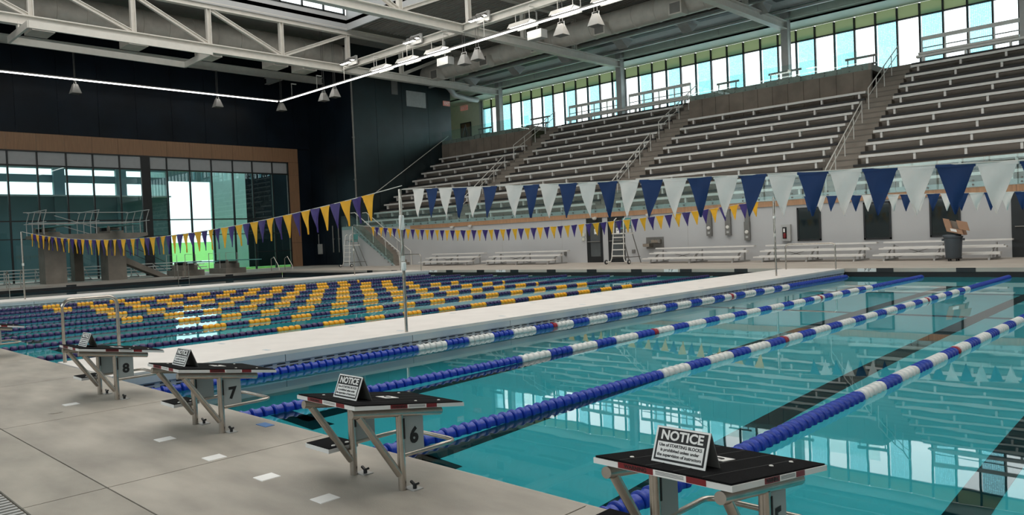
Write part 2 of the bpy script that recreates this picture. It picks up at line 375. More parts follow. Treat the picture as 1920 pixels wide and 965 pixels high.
# dark wall facing the pool, beside the stand
wd = struct('wall_dark_front', MB().box(XG-.3, XS-.1, 30.82, 31.1, 0, HT), 'navywall', 'dark panelled wall beside the stand')
struct('wall_dark_return', MB().box(XS-.1, -37.3, 30.82, 31.1, 0, 2.4).box(-37.6, -37.3, 29.96, 30.8, 0, 2.4), 'navywall', 'low dark wall behind the stair')
xs = [XG-.05, -43.6, -41.6, XS-.02]
for a, b in zip(xs[:-1], xs[1:]): part('wall_panel', MB().box(a+.01, b-.01, 30.78, 30.82, .02, 16.8), 'navywall', wd)
solo('corner_pipe', MB().tube([(XS+.05, 30.70, 2.86), (XS+.05, 30.70, 15.5)], .07, 8).box(XS-.05, XS+.12, 30.62, 30.77, 6.4, 6.5).box(XS-.05, XS+.12, 30.62, 30.77, 9.6, 9.7), 'greymetal', 'grey pipe on the corner of the dark walls beside the stand', 'pipe')
ws = struct('wall_dark_side', MB().box(XS-.3, XS-.04, 31.1, 40.7, 0, HT), 'navywall2', 'glossy dark panelled side wall of the stand')
ys = [30.82, 32.95, 35.5, 38.2, 40.7]
for a, b in zip(ys[:-1], ys[1:]): part('wall_panel', MB().box(XS-.04, XS, a+.012, b-.012, 2.86, 16.8), 'navywall2', ws)
# front wall under the stand
wf = struct('wall_front', MB().box(-37.6, XR+6, YW, YW+.25, 0, 2.4), 'white', 'white wall under the stand')
part('wall_joint', MB().box(-9.88, -9.865, YW-.004, YW, 0, 2.4).box(-22.6, -22.585, YW-.004, YW, 0, 2.4).box(-17.9, -17.885, YW-.004, YW, 0, 2.4), 'greylight', wf)
fb = struct('trim_2', MB().box(-31.3, 9, YW-.005, YW, 2.41, 2.64), 'joint', 'wood fascia along the front of the stand')
xw = -31.3
while xw < 9: part('wood_fascia', MB().box(xw+.004, min(xw+1.52, 9), YW-.05, YW-.005, 2.4, 2.645), 'woodstrip', fb); xw += 1.525
struct('floor_front_aisle', MB().box(-38.9, XR+6, YW-.02, 31.5, 2.4, fz(0)), 'white', 'front walkway slab of the stand')
# tiers
NX0, NX1 = -38.95, XR+6
tb = struct('floor_stand_base', MB().box(NX0, NX1, ry(0)+.62, 46, 2.2, 2.4), 'tier', 'concrete underside of the stand')
for k in range(1, 12):
    yk = ry(k-1)+.62
    for s in range(4):
        if k >= NROW[s]: continue
        a, b = SECT[s][0]-.12, SECT[s][1]+.1
        o = struct('floor_tier', MB().box(a, b, yk, ry(k)+.64, fz(k-1)-.02, fz(k)), 'tier', '%s concrete tier of the seating %s' % (ORD[k] if k < 11 else 'topmost', SNAME[s]))
        part('nosing', MB().box(a, b, yk-.03, yk+.06, fz(k)-.095, fz(k)+.006), 'nosing', o)
# aisles with half steps
AIS = [(-28.82,-27.42), (-16.65,-15.24), (-4.45,-3.04), (7.75, 9.1)]
for i, (a, b) in enumerate(AIS):
    fl = None
    for k in range(0, 23):
        z = fz(0)+(k+1)*.637/2 if k < 22 else CF
        z = min(z, CF); y0 = ry(0)+.2+k*.971/2
        if fl is None:
            fl = struct('floor_aisle_stair', MB().box(a, b, y0, y0+.6, z-.4, z), 'tread', 'concrete aisle stair %s' % ['beside the block at the dark wall', 'between the second and third seating blocks', 'between the balcony block and the near block', 'beyond the near block'][i])
        else: part('step', MB().box(a, b, y0, y0+.6, z-.4, z), 'tread', fl)
        part('step_nosing', MB().box(a, b, y0-.012, y0+.03, z-.05, z+.003), 'tier', fl)
# concourse and its balconies
struct('floor_concourse', MB().box(-46, NX1, ry(11)+.5, 45.4, CF-.35, CF), 'concrete', 'upper concourse floor')
for s in (0, 2):
    a, b = SECT[s][0]-.2, SECT[s][1]+.12
    struct('floor_balcony', MB().box(a, b, 39.48, ry(11)+.5, CF-.32, CF), 'concrete', 'balcony floor above the %s' % SNAME[s])
    wb = struct('wall_balcony', MB().box(a, b, 39.46, 39.6, fz(8)-.1, CF-.3), 'brick', 'block faced balcony front above the %s' % SNAME[s])
    n = 12
    for i in range(n):
        part('wall_panel', MB().box(a+(b-a)*i/n+.012, a+(b-a)*(i+1)/n-.012, 39.42, 39.46, fz(8)-.05, CF-.31), 'brick', wb)
# back wall and clerestory
struct('wall_back', MB().box(-46, NX1, YGL+.0, YGL+.3, 2, CF+.4).box(-46, NX1, YGL, YGL+.3, 14.0, HT).box(-46, -39.5, YGL, YGL+.3, CF, 14), 'cream', 'cream back wall of the concourse')
struct('wall_concourse_end', MB().box(-46.2, -46, 40.7, 45.3, CF, HT).box(-46, XS-.3, 40.6, 40.75, 0, HT), 'cream', 'cream end wall of the concourse')
wc = struct('window_2', MB().box(-39.5, NX1, YGL-.02, YGL+.12, CF+.38, CF+.46).box(-39.5, NX1, YGL-.05, YGL+.1, 13.11, 13.19), 'black', 'long clerestory window behind the stand')
part('white_jamb', MB().box(-39.9, -39.45, YGL-.1, YGL+.1, CF, 13.9), 'white', wc)
mx = [-19.19+1.2*k for k in range(-17, 42)]
for i, x in enumerate(mx):
    part('mullion', MB().box(x-.045, x+.045, YGL-.10, YGL+.06, CF+.4, 13.85), 'black', wc)
    if i+1 < len(mx):
        x1 = mx[i+1]
        part('spandrel_pane', MB().box(x+.045, x1-.045, YGL+.02, YGL+.021, 13.19, 13.9), 'frost', wc)
        part('pane', MB().box(x+.045, x1-.045, YGL+.0, YGL+.012, CF+.46, 13.11), 'clearglass', wc)
        if i % 2 == 0 and x < 9: part('sun_screen', MB().box(x+.06, x1-.06, YGL+.16, YGL+.17, CF+.3, 13.4), 'screen', wc)

# ------------------------------------------------------------------ roof
MO = (-34.9, 22, -4.9, 27.75)     # roof monitor opening
rf = struct('ceiling', MB().box(XG-.4, NX1, MO[3], 46, 16.75, 17.0).box(XG-.4, NX1, -12.2, MO[2], 16.75, 17.0).box(XG-.4, MO[0], MO[2], MO[3], 16.75, 17.0).box(MO[1], NX1, MO[2], MO[3], 16.75, 17.0), 'roofdeck', 'grey ribbed steel roof deck')
mb = MB()
for k in range(0, 58): mb.box(-35, 20, MO[3]+.2+k*.3, MO[3]+.32+k*.3, 16.69, 16.752)
o = part('deck_ribs', mb, 'roofdeck', rf); o['kind'] = 'stuff'
struct('ceiling_monitor', MB().box(MO[0]-.3, MO[1]+.3, MO[2]-.3, MO[3]+.3, 20.9, 21.1), 'white', 'white top of the roof monitor')
wm = struct('wall_monitor', MB().box(MO[0]-.12, MO[0], MO[2], MO[3], 16.3, 17.34).box(MO[0]-.12, MO[0], MO[2], MO[3], 18.8, 20.9).box(MO[1], MO[1]+.12, MO[2], MO[3], 16.3, 20.9)
       .box(MO[0], MO[1], MO[3], MO[3]+.12, 16.3, 20.9).box(MO[0], MO[1], MO[2]-.12, MO[2], 16.3, 20.9), 'white', 'white sides of the roof monitor')
wmw = struct('window_3', MB().box(MO[0]-.1, MO[0]+.04, MO[2], MO[3]-.1, 17.30, 17.40).box(MO[0]-.1, MO[0]+.04, MO[2], MO[3]-.1, 18.75, 18.85), 'black', 'window strip of the roof monitor')
for k in range(20):
    y = MO[3]-.15-k*1.62
    part('mullion', MB().box(MO[0]-.1, MO[0]+.04, y-.05, y+.05, 17.3, 18.85), 'black', wmw)
    part('pane', MB().box(MO[0]-.05, MO[0]-.04, y-1.57, y-.05, 17.4, 18.75), 'clearglass', wmw)
# trusses
TX = [-35.07, -22.75, -10.4, 1.9, 14.2]
TV = [8.6-4.85*k for k in (4,3,2,1)]+[8.6, 13.65, 18.0, 22.8, 27.86, 32.5, 37.5]
TL = ['at the diving end', 'over the yellow lanes', 'over the first bulkhead end', 'over the near lanes', 'furthest from the diving end']
for i, x in enumerate(TX):
    t = thing('roof_truss', 'white steel roof truss spanning the hall %s' % TL[i], 'truss', (x, 42.6, CF), 'roof trusses')
    part('bottom_chord', MB().ibeam((x,-11.9,13.65), (x,42.45,13.65), .42, .52, .06), 'steelpaint', t)
    part('top_chord', MB().ibeam((x,-11.9,16.22), (x,42.45,16.22), .36, .42, .05), 'steelpaint', t)
    for y in TV: part('vertical', MB().ibeam((x,y,13.9), (x,y,16.05), .26, .26, .04, up=(0,1,0)), 'steelpaint', t)
    for j, (a, b) in enumerate(zip(TV[:-1], TV[1:])):
        p, q = ((x,a+.12,16.0), (x,b-.12,13.95)) if a < 21 else ((x,a+.12,13.95), (x,b-.12,16.0))
        part('diagonal', MB().ibeam(p, q, .2, .22, .04), 'steelpaint', t)
    if i < 4:
        c = struct('column_%d' % (i+1), MB().ibeam((x,42.6,CF), (x,42.6,16.7), .44, .44, .05, up=(0,1,0)).box(x-.2,x+.2,42.42,42.78,CF,16.5), 'greylight', 'grey steel column behind the stand carrying the truss %s' % TL[i])
# cross beams along the hall
for i, (y, lab) in enumerate(((27.3, 'carrying the flood lamps'), (-2, 'above the near deck'))):
    for a, b, tl in zip(TX[:-1], TX[1:], ('from the diving end truss', 'in the second bay', 'in the third bay', 'in the last bay')):
        solo('tie_beam', MB().ibeam((a+.2,y,13.68),(b-.2,y,13.68), .3, .44, .05), 'steelpaint', 'white steel tie beam %s %s' % (lab, tl), 'beam', 'tie beams')
solo('wall_beam', MB().ibeam((-42.95,-11,14.55),(-42.95,30.7,14.55), .35, .5, .05), 'steelpaint', 'white steel beam running along the dark end wall', 'beam')
solo('stub_beam', MB().ibeam((-43.1,27.2,14.5),(-45.2,27.2,14.5), .35, .5, .05), 'greylight', 'short grey beam joining the dark end wall', 'beam')
# hanging rectangular frame under the first truss
t = thing('hanging_frame', 'rectangular pale steel frame hung below the diving end truss', 'frame', (-35, 12.6, 12.7))
for p, q in (((-36.9,8,13.0),(-37.2,17.4,13.0)), ((-33.2,8,13.0),(-33.3,17.3,13.0)), ((-36.9,8,13.0),(-33.2,8,13.0)), ((-37.2,17.4,13.0),(-33.3,17.3,13.0))):
    part('channel', MB().beam(p, q, .12, .36), 'steelpaint', t)
for x in (-35.2, -34.94): part('hanger', MB().beam((x,8,13.1),(x,8,13.5),.08,.08).beam((x,17.35,13.1),(x,17.35,13.5),.08,.08), 'steelpaint', t)
# ducts
def diffuser(parent, c, s, face):
    p = part('diffuser', MB().box(c[0]-s[0],c[0]+s[0],c[1]-s[1],c[1]+s[1],c[2]-s[2],c[2]+s[2]), 'duct', parent)
    f = Vector(face); e = [s[i]*.8 for i in range(3)]; o = [c[i]+f[i]*s[i] for i in range(3)]
    e = [.012 if abs(f[i]) else e[i] for i in range(3)]
    part('grille', MB().box(o[0]-e[0],o[0]+e[0],o[1]-e[1],o[1]+e[1],o[2]-e[2],o[2]+e[2]), 'greymetal', p)
t = thing('air_duct', 'large round duct running across above the diving end', 'duct', (-38.6, 10, 15))
prof = []
y = -11.0
while y < 29.2: prof += [(.92,y),(.92,y+1.46),(.955,y+1.47),(.955,y+1.53)]; y += 1.55
prof += [(.92,29.3),(.75,30.0),(.4,30.2)]
part('duct_tube', MB().lathe(prof, 20, 'Y', (-38.6,0,15.4)), 'duct', t, True)
for y in (9.6, 14.5, 19.0, 23.6, 25.8): diffuser(t, (-37.4, y, 13.9), (.75,.55,.24), (1,0,0))
t = thing('air_duct', 'large round duct with square outlets along the top of the stand', 'duct', (-12, 36.3, 14))
prof = []
x = -36.0
while x < 22: prof += [(.68,x),(.68,x+1.5),(.71,x+1.51),(.71,x+1.57)]; x += 1.6
part('duct_tube', MB().lathe([(.3,-37.2),(.6,-36.8)]+prof, 20, 'X', (0,36.3,14.62)), 'duct', t, True)
for x in (-34.6,-29.2,-24.2,-18.9,-13.5,-8.2,-3,2): diffuser(t, (x,35.55,14.15), (.42,.36,.36), (0,-1,0))
t = thing('branch_duct', 'small bent round duct above the concourse door', 'duct', (-38, 42, 13.6))
part('duct_tube', MB().tube([(-37.6,38.2,14.6),(-37.9,39.6,14.2),(-38.3,40.6,13.75),(-38.3,42.2,13.6),(-38.3,43.2,13.6)], .24, 12), 'greylight', t, True)
# soffit over the back of the stand
sf = struct('ceiling_soffit', MB().box(-37.0, NX1, 38.3, 41.2, 14.3, 14.4).box(-37.0, NX1, 41.1, 41.2, 14.3, 16.7), 'soffit', 'dark grey soffit over the back rows')
struct('ceiling_concourse', MB().box(-45.9, NX1, 42.9, YGL, 13.9, 14.0).box(-45.9, NX1, 42.9, 43.0, 13.9, 16.7), 'bluegreen', 'pale concourse ceiling')
for (y, z, r, lab) in ((38.35,14.22,.06,'pale edge rail along the front of the soffit'), (41.1,14.14,.07,'pale edge rail along the back of the soffit')):
    solo('edge_rail', MB().box(-38.9,14,y-.08,y+.08,z-.05,z+.05), 'greylight', lab, 'rail')
for i in range(10):
    x = -34+i*4.9
    part('slot', MB().box(x, x+3.4, 39.0, 39.5, 14.285, 14.302), 'gutter', sf)
    o = part('drop_box', MB().prism([(38.5,14.3),(39.9,14.3),(39.3,13.75)], 'X', x-1.1, x-.4), 'greylight', sf)
t = thing('sprinkler_pipe', 'long pale pipe on hangers over the concourse edge', 'pipe', (-12, 42.1, 13.9))
part('pipe', MB().tube([(-38,42.1,13.92),(14,42.1,13.92)], .05, 8), 'bluegreen', t)
for i in range(16): part('hanger', MB().tube([(-37+i*3.2,42.1,13.9),(-37+i*3.2,42.1,16.7)], .025, 6), 'greylight', t)
# ------------------------------------------------------------------ lamps and loudspeakers
t = thing('linear_light', 'thin continuous white light line parallel to the dark end wall', 'lamp', (-42.6, 12, 12.5))
y = -6.0
while y < 26.4:
    part('light_bar', MB().box(-42.645,-42.555,y+.01,min(y+3.4,26.6)-.01,12.47,12.53), 'led', t); y += 3.4
part('housing', MB().box(-42.68,-42.52,-6,26.68,12.53,12.6), 'greymetal', t)
t = thing('linear_light', 'thin continuous white light line parallel to the stand', 'lamp', (-20, 26.8, 12.5))
x = -42.5
while x < 12:
    part('light_bar', MB().box(x+.01,x+3.39,26.715,26.805,12.47,12.53), 'led', t)
    part('rod', MB().tube([(x+1.7,26.76,12.6),(x+1.7,26.76,13.55)], .018, 6).box(x+1.66,x+1.74,26.74,27.14,13.5,13.56), 'railwhite', t); x += 3.4
part('housing', MB().box(-42.6,12,26.68,26.84,12.53,12.6), 'greymetal', t)
for i, (x, lab) in enumerate(((-33.35,'at the diving end truss'),(-26.57,'midway between the first two trusses'),(-20.71,'beside the second truss'),(-14.6,'closest to the third truss'))):
    t = thing('flood_light', 'cluster of bright flood lamps on the tie beam %s' % lab, 'lamp', (x, 27.0, 13.4), 'flood lamp clusters')
    part('bracket', MB().box(x-.5,x+.5,27.0,27.1,13.55,14.1).beam((x-.4,27.0,14.1),(x-.4,26.6,13.7),.05,.05).beam((x+.4,27.0,14.1),(x+.4,26.6,13.7),.05,.05), 'greylight', t)
    for r in range(2):
        for c in range(3):
            q = (x-.36+c*.36, 26.75-r*.28, 13.78-r*.2)
            h = part('lamp_head', MB().box(q[0]-.15,q[0]+.15,q[1]-.11,q[1]+.11,q[2],q[2]+.12), 'greymetal', t)
            part('lens', MB().box(q[0]-.13,q[0]+.13,q[1]-.1,q[1]+.1,q[2]-.02,q[2]), 'lamp', h)
hb = [(-30.43,'closest to the diving end'),(-27.67,'second from the diving end'),(-24.88,'third from the diving end'),(-17.9,'fourth from the diving end'),(-14.94,'fifth from the diving end'),(-12.26,'sixth from the diving end')]
for x, lab in hb:
    t = thing('high_bay_light', 'wide hanging trough lamp above the light line, %s' % lab, 'lamp', (x, 27.2, 12.7), 'hanging trough lamps')
    part('shade', MB().prism([(26.75,12.68),(26.95,12.95),(27.45,12.95),(27.65,12.68),(27.6,12.68),(27.4,12.9),(27.0,12.9),(26.8,12.68)], 'X', x-.75, x+.75), 'railwhite', t)
    part('lamp_tube', MB().box(x-.7,x+.7,26.9,27.5,12.72,12.8), 'lamp', t)
    for d in (-.5,.5): part('hanger', MB().tube([(x+d,27.2,12.95),(x+d,27.2,13.5)],.02,6), 'railwhite', t)
for x, lab in ((-25.1,'by the third trough lamp'),(-17.6,'by the fourth trough lamp')):
    solo('driver_box', MB().box(x-.5,x+.5,27.75,28.25,12.1,12.55).box(x-.03,x+.03,27.97,28.03,12.55,13.6).box(x-.03,x+.03,27.4,28.03,13.55,13.61), 'greylight', 'pale square box hung below the tie beam %s' % lab, 'box')
def speaker(p, lab, tilt, top):
    t = thing('horn_speaker', lab, 'speaker', p, 'hanging loudspeakers')
    x, y, z = p
    part('horn', MB().add(
        [(x-.33,y-.28,z-.3),(x+.33,y-.28,z-.3),(x+.33,y+.28,z-.3),(x-.33,y+.28,z-.3),(x-.14,y-.12,z+.28),(x+.14,y-.12,z+.28),(x+.14,y+.12,z+.28),(x-.14,y+.12,z+.28)],
        [(0,3,2,1),(4,5,6,7),(0,1,5,4),(1,2,6,5),(2,3,7,6),(3,0,4,7)]), 'hornmat', t)
    part('mouth', MB().box(x-.28,x+.28,y-.22,y+.22,z-.31,z-.3), 'greymetal', t)
    part('bracket', MB().tube([(x-.2,y,z+.1),(x-.2,y,z+.4),(x+.2,y,z+.4),(x+.2,y,z+.1)],.025,6), 'greylight', t)
    for d in (-.1,.1): part('hanger', MB().tube([(x+d,y,z+.4),(x+d,y,top)],.014,5), 'greymetal', t)
for p, lab in (((-37.45,27.3,12.1),'pale loudspeaker next to the corner of the light line, first of two'),((-36.05,27.3,12.15),'pale loudspeaker next to the corner of the light line, second of two'),
               ((-22.67,27.3,11.9),'pale loudspeaker under the second truss, first of the pair'),((-21.55,27.3,11.95),'pale loudspeaker under the second truss, second of the pair'),
               ((-15.33,27.3,12.0),'pale loudspeaker near the middle trough lamps facing down'),((-13.11,27.3,12.0),'pale loudspeaker furthest from the diving end')):
    speaker(p, lab, 0, 13.47 if p[0] > -35 else 16.76)
for p, lab in (((-42.98,12.9,12.0),'loudspeaker hung before the dark end wall over the diving tower'),((-42.98,22.1,12.0),'loudspeaker hung before the dark end wall over the low springboards'),((-42.98,27.1,12.2),'loudspeaker hung below the corner of the light line')):
    speaker(p, lab, 0, 14.3)

# ------------------------------------------------------------------ seating
for s in range(4):
    a, b = SECT[s]
    pk = rk = None
    for k in range(NROW[s]):
        t = thing('bleacher_bench', 'long aluminium bench, %s row of the %s' % (ORD[k] if k < 11 else 'topmost', SNAME[s]), 'bench', ((a+b)/2, ry(k)+.15, fz(k)), 'fixed benches of the stand')
        if pk is None:
            pk = MB().box(a,b,ry(k),ry(k)+.28,rz(k)-.12,rz(k)).mesh('seat_plank','seat',t.location)
            x = a+.35
            rk = MB().box(x-.05,x+.05,ry(k)+.04,ry(k)+.2,fz(k),rz(k)-.12).mesh('bracket','seat',t.location)
            bk = MB().box(a,b,ry(k)+.36,ry(k)+.4,rz(k)-.16,rz(k)-.1).mesh('back_strip','seat',t.location)
        obj('seat_plank', pk, t)
        n = 6
        for j in range(n): obj('bracket', rk, t, ((b-a-.7)*j/(n-1),0,0))
# handrails in the aisles
def stairrail(name, lab, xc, segs, group):
    t = thing(name, lab, 'handrail', (xc, segs[0][0], segs[0][1]-.9), group)
    (y0,z0),(y1,z1) = segs
    part('top_rail', MB().tube([(xc,y0,z0),(xc,y1,z1)],.028,8), 'railwhite', t)
    part('middle_rail', MB().tube([(xc,y0,z0-.38),(xc,y1,z1-.38)],.022,8), 'railwhite', t)
    n = 5
    for i in range(n):
        f = i/(n-1); y = y0+(y1-y0)*f; z = z0+(z1-z0)*f
        part('post', MB().tube([(xc,y,z-1.05),(xc,y,z)],.024,8), 'railwhite', t)
AL = ['beside the block at the dark wall', 'between the second and third seating blocks', 'beside the block nearest the camera']
for xc, l in ((-28.1,AL[0]),(-15.9,AL[1]),(-3.7,AL[2])):
    stairrail('aisle_handrail', 'lower pale handrail in the aisle %s' % l, xc, ((31.2,3.95),(35.85,7.4)), 'aisle handrails')
    stairrail('aisle_handrail', 'upper pale handrail in the aisle %s' % l, xc, ((36.8,8.15),(41.5,10.95)), 'aisle handrails')
t = thing('wall_handrail', 'thin sloping handrail fixed along the glossy dark side wall', 'handrail', (-38.9, 31.5, 4.8))
part('rail', MB().tube([(-38.88,31.3,4.75),(-38.88,40.2,10.35)],.03,8), 'railwhite', t)
for i in range(6): part('bracket', MB().tube([(-38.88,32+i*1.55,5.15+i*.975),(-39.0,32+i*1.55,5.1+i*.975)],.015,6), 'greylight', t)
# glass balustrades
def balustrade(lab, x0, x1, y, z0, z1, step, zpin):
    t = thing('glass_balustrade', lab, 'balustrade', ((x0+x1)/2, y, z0))
    n = max(1, round((x1-x0)/step)); d = (x1-x0)/n
    me = MB().box(x0+.01,x0+d-.01,y-.008,y+.008,z0,z1).mesh('glass_panel','railglass',t.location)
    mb = MB()
    for i in range(n):
        obj('glass_panel', me, t, (d*i,0,0))
        for f in (.25,.75):
            for z in zpin: mb.lathe([(.035,-.03),(.035,.03)],8,'Y',(x0+d*(i+f),y-.0,z))
    o = part('steel_pins', mb, 'greymetal', t); o['kind'] = 'stuff'
balustrade('long glass balustrade above the wood fascia of the stand', -37.5, 9, YW-.09, 2.66, 3.75, 1.525, (2.74,2.90))
balustrade('glass balustrade on the balcony beside the dark side wall', SECT[0][0]-.1, SECT[0][1], 39.40, CF-.3, CF+.75, 1.4, (CF-.22,CF-.06))
balustrade('glass balustrade on the middle balcony above the stand', SECT[2][0]-.1, SECT[2][1], 39.40, CF-.3, CF+.75, 1.4, (CF-.22,CF-.06))
# benches and barriers on the concourse
def pbench(x0, x1, y, lab):
    t = thing('concourse_bench', lab, 'bench', ((x0+x1)/2, y, CF), 'short benches on the concourse')
    part('seat', MB().box(x0,x1,y,y+.3,CF+.42,CF+.47), 'greymetal', t)
    part('backrest', MB().box(x0+.1,x1-.05,y+.4,y+.46,CF+.88,CF+1.0), 'greymetal', t)
    for x in (x0+.25,x1-.25):
        part('leg', MB().beam((x,y+.15,CF),(x,y+.15,CF+.42),.06,.06), 'greymetal', t)
        part('back_post', MB().beam((x,y+.3,CF),(x,y+.42,CF+.95),.05,.05), 'greymetal', t)
pbench(-16.0+1.1,-13.2,41.6,'short grey bench at the aisle end of the middle balcony'); pbench(-11.4,-9.2,41.6,'short grey bench before the column on the middle balcony'); pbench(-6.8,-4.9,41.6,'short grey bench on the middle balcony, closest to the near block')
pbench(-37.2,-35.4,41.6,'short grey bench on the balcony at the dark wall, before the column'); pbench(-31.2,-29.0,41.6,'short grey bench on the balcony at the dark wall, by the aisle')
def barrier(x0, x1, lab):
    t = thing('barrier_rail', lab, 'barrier', ((x0+x1)/2, 43.0, CF), 'concourse barriers')
    part('top_board', MB().box(x0,x1,42.95,43.05,CF+1.42,CF+1.62), 'seat', t)
    part('lower_board', MB().box(x0-.1,x1,42.6,42.9,CF+.62,CF+.74), 'seat', t)
    part('middle_rail', MB().tube([(x0,43,CF+1.02),(x1,43,CF+1.02)],.03,8), 'greymetal', t)
    n = 5
    for i in range(n):
        x = x0+(x1-x0)*i/(n-1); part('post', MB().beam((x,43,CF),(x,43,CF+1.6),.07,.07), 'seat', t)
barrier(-27.9,-23.1,'pale rail barrier above the second block, at the aisle by the dark wall side'); barrier(-22.3,-17.3,'pale rail barrier above the second block, past the column'); barrier(-2.95,1.6,'pale rail barrier above the block nearest the camera'); barrier(2.4,7.4,'pale rail barrier beyond the nearest column')
# concourse end: door, easel, exit signs
d4 = struct('door_4', MB().box(-42.4,-41.2,YGL-.06,YGL,CF,CF+2.3), 'linen', 'brown timber door at the end of the concourse')
part('frame', MB().box(-42.5,-42.4,YGL-.08,YGL,CF,CF+2.4).box(-41.2,-41.1,YGL-.08,YGL,CF,CF+2.4).box(-42.5,-41.1,YGL-.08,YGL,CF+2.3,CF+2.4), 'black', d4)
t = thing('exit_sign', 'small red exit sign above the concourse door', 'sign', (-41.9,YGL-.1,13.6)); part('box', MB().box(-42.35,-41.45,YGL-.12,YGL,13.4,13.8), 'exitsign', t)
text('sign_lettering','EXIT',.34,'paper',t,frame((-41.9,YGL-.13,13.6),(1,0,0),(0,0,1)),.004)
t = thing('exit_sign', 'small red exit sign on the glossy dark side wall', 'sign', (XS+.06,40.2,13.1)); part('box', MB().box(XS,XS+.1,39.85,40.55,12.9,13.3), 'exitsign', t)
text('sign_lettering','EXIT',.32,'paper',t,frame((XS+.11,40.2,13.1),(0,1,0),(0,0,1)),.004)
solo('wall_grille', MB().box(XS,XS+.05,35.95,37.95,12.5,13.75), 'greylight', 'pale square vent panel on the glossy dark side wall', 'vent')
solo('wall_grille', MB().box(XS,XS+.05,34.5,35.1,13.3,14.6), 'greymetal', 'small grey vent panel high on the dark side wall by the truss', 'vent')
t = thing('easel', 'dark folding easel standing on the concourse by the window', 'easel', (-38.2,41.5,CF))
for q in ((-38.6,41.4),(-37.9,41.4),(-38.25,42.0)): part('leg', MB().beam((q[0],q[1],CF),(-38.25,41.6,CF+1.5),.05,.05), 'black', t)
part('tray', MB().box(-38.55,-37.95,41.35,41.45,CF+.35,CF+.42), 'black', t)

# ------------------------------------------------------------------ things on the front wall
def door(name, lab, x0, x1, paper=True):
    d = struct(name, MB().box(x0,x1,YW-.05,YW,0,2.38), 'black', lab)
    w = x1-x0
    part('pane', MB().box(x0+w*.26,x1-w*.12,YW-.06,YW-.05,.32,2.1), 'greyglass', d)
    part('push_bar', MB().tube([(x0+.12,YW-.12,1.12),(x1-.1,YW-.12,1.12)],.022,8).box(x0+.14,x0+.18,YW-.12,YW-.05,1.1,1.14).box(x1-.16,x1-.12,YW-.12,YW-.05,1.1,1.14), 'greymetal', d)
    if paper:
        p = part('notice_paper', MB().box(x0+w*.52,x0+w*.72,YW-.066,YW-.06,1.52,1.8), 'paper', d); part('notice_mark', MB().box(x0+w*.58,x0+w*.66,YW-.07,YW-.066,1.66,1.7), 'ink', p)
door('door_1','dark glazed door under the stand, further from the fountain',-16.1,-15.05); door('door_2','dark glazed door behind the wheeled lifeguard chair',-14.66,-13.6)
door('door_3','dark door past the bin at the end of the white wall',3.6,5.3,False)
for i, (x0, x1, z0, z1) in enumerate(((-4.4,-3.36,.83,2.27),(-1.6,-.53,.8,2.33),(.88,1.95,.83,2.36))):
    wn = struct('window_%d' % (i+4), MB().box(x0,x0+.07,YW-.05,YW,z0,z1).box(x1-.07,x1,YW-.05,YW,z0,z1).box(x0,x1,YW-.05,YW,z0,z0+.07).box(x0,x1,YW-.05,YW,z1-.07,z1), 'black', 'dark framed window in the white wall, %s' % ('by the extinguisher box','the middle of three','behind the bin')[i])
    part('pane', MB().box(x0+.06,x1-.06,YW-.025,YW-.015,z0+.06,z1-.06), 'darkglass', wn)
t = thing('drinking_fountain', 'stainless twin drinking fountain on the white wall', 'fountain', (-11.75,YW,.65))
part('back_plate', MB().box(-12.28,-11.25,YW-.03,YW,.66,1.24), 'greymetal', t)
for x, z in ((-12.05,.72),(-11.55,.9)):
    b = part('basin', MB().prism([(YW-.03,z),(YW-.4,z+.06),(YW-.42,z+.2),(YW-.03,z+.22)],'X',x-.19,x+.19), 'chrome', t); part('spout', MB().tube([(x,YW-.1,z+.2),(x,YW-.1,z+.28),(x,YW-.18,z+.3)],.015,6), 'chrome', b)
for x0, z1, z0, l in ((-8.78,2.4,1.19,'furthest from the extinguisher box'),(-7.8,2.4,1.19,'the middle of three'),(-6.85,2.4,.93,'the lowest, closest to the extinguisher box')):
    t = thing('shower_panel', 'narrow grey metal shower panel on the white wall, %s' % l, 'panel', (x0+.13,YW,z0), 'shower panels')
    part('column', MB().box(x0+.02,x0+.24,YW-.1,YW,z0+.55,z1), 'greymetal', t); part('box', MB().box(x0,x0+.26,YW-.14,YW,z0,z0+.85), 'greymetal', t)
    part('nozzle', MB().lathe([(.085,0),(.085,-.03),(.05,-.05)],12,'Y',(x0+.13,YW-.14,z0+.38)), 'railwhite', t); part('handle', MB().box(x0+.08,x0+.2,YW-.17,YW-.14,z0+.1,z0+.2), 'greylight', t)
t = thing('extinguisher_cabinet', 'grey wall cabinet with a red extinguisher behind glass', 'cabinet', (-4.88,YW,.84))
part('body', MB().box(-5.09,-4.67,YW-.15,YW,.84,1.57), 'greylight', t); part('window', MB().box(-5.02,-4.83,YW-.156,YW-.15,.95,1.46), 'ink', t)
part('extinguisher', MB().lathe([(.05,.97),(.06,1.0),(.06,1.16),(.03,1.2)],10,'Z',(-4.92,YW-.16,0)), 'red', t); part('label', MB().box(-4.95,-4.88,YW-.225,YW-.22,1.24,1.4), 'paper', t)
solo('alarm_pull', MB().box(-16.42,-16.22,YW-.06,YW,1.42,1.6).box(-16.4,-16.24,YW-.07,YW,1.2,1.36), 'cream', 'small pale alarm device beside the first dark door', 'alarm')
solo('wall_outlet', MB().box(-13.17,-12.98,YW-.05,YW,.46,.64), 'greymetal', 'small grey outlet box behind the wheeled lifeguard chair', 'outlet')
solo('wall_outlet', MB().box(-17.75,-17.58,YW-.07,YW,.42,.62).box(-17.72,-17.61,YW-.1,YW,.46,.58), 'greymetal', 'small grey outlet box beside the second low bleacher', 'outlet')
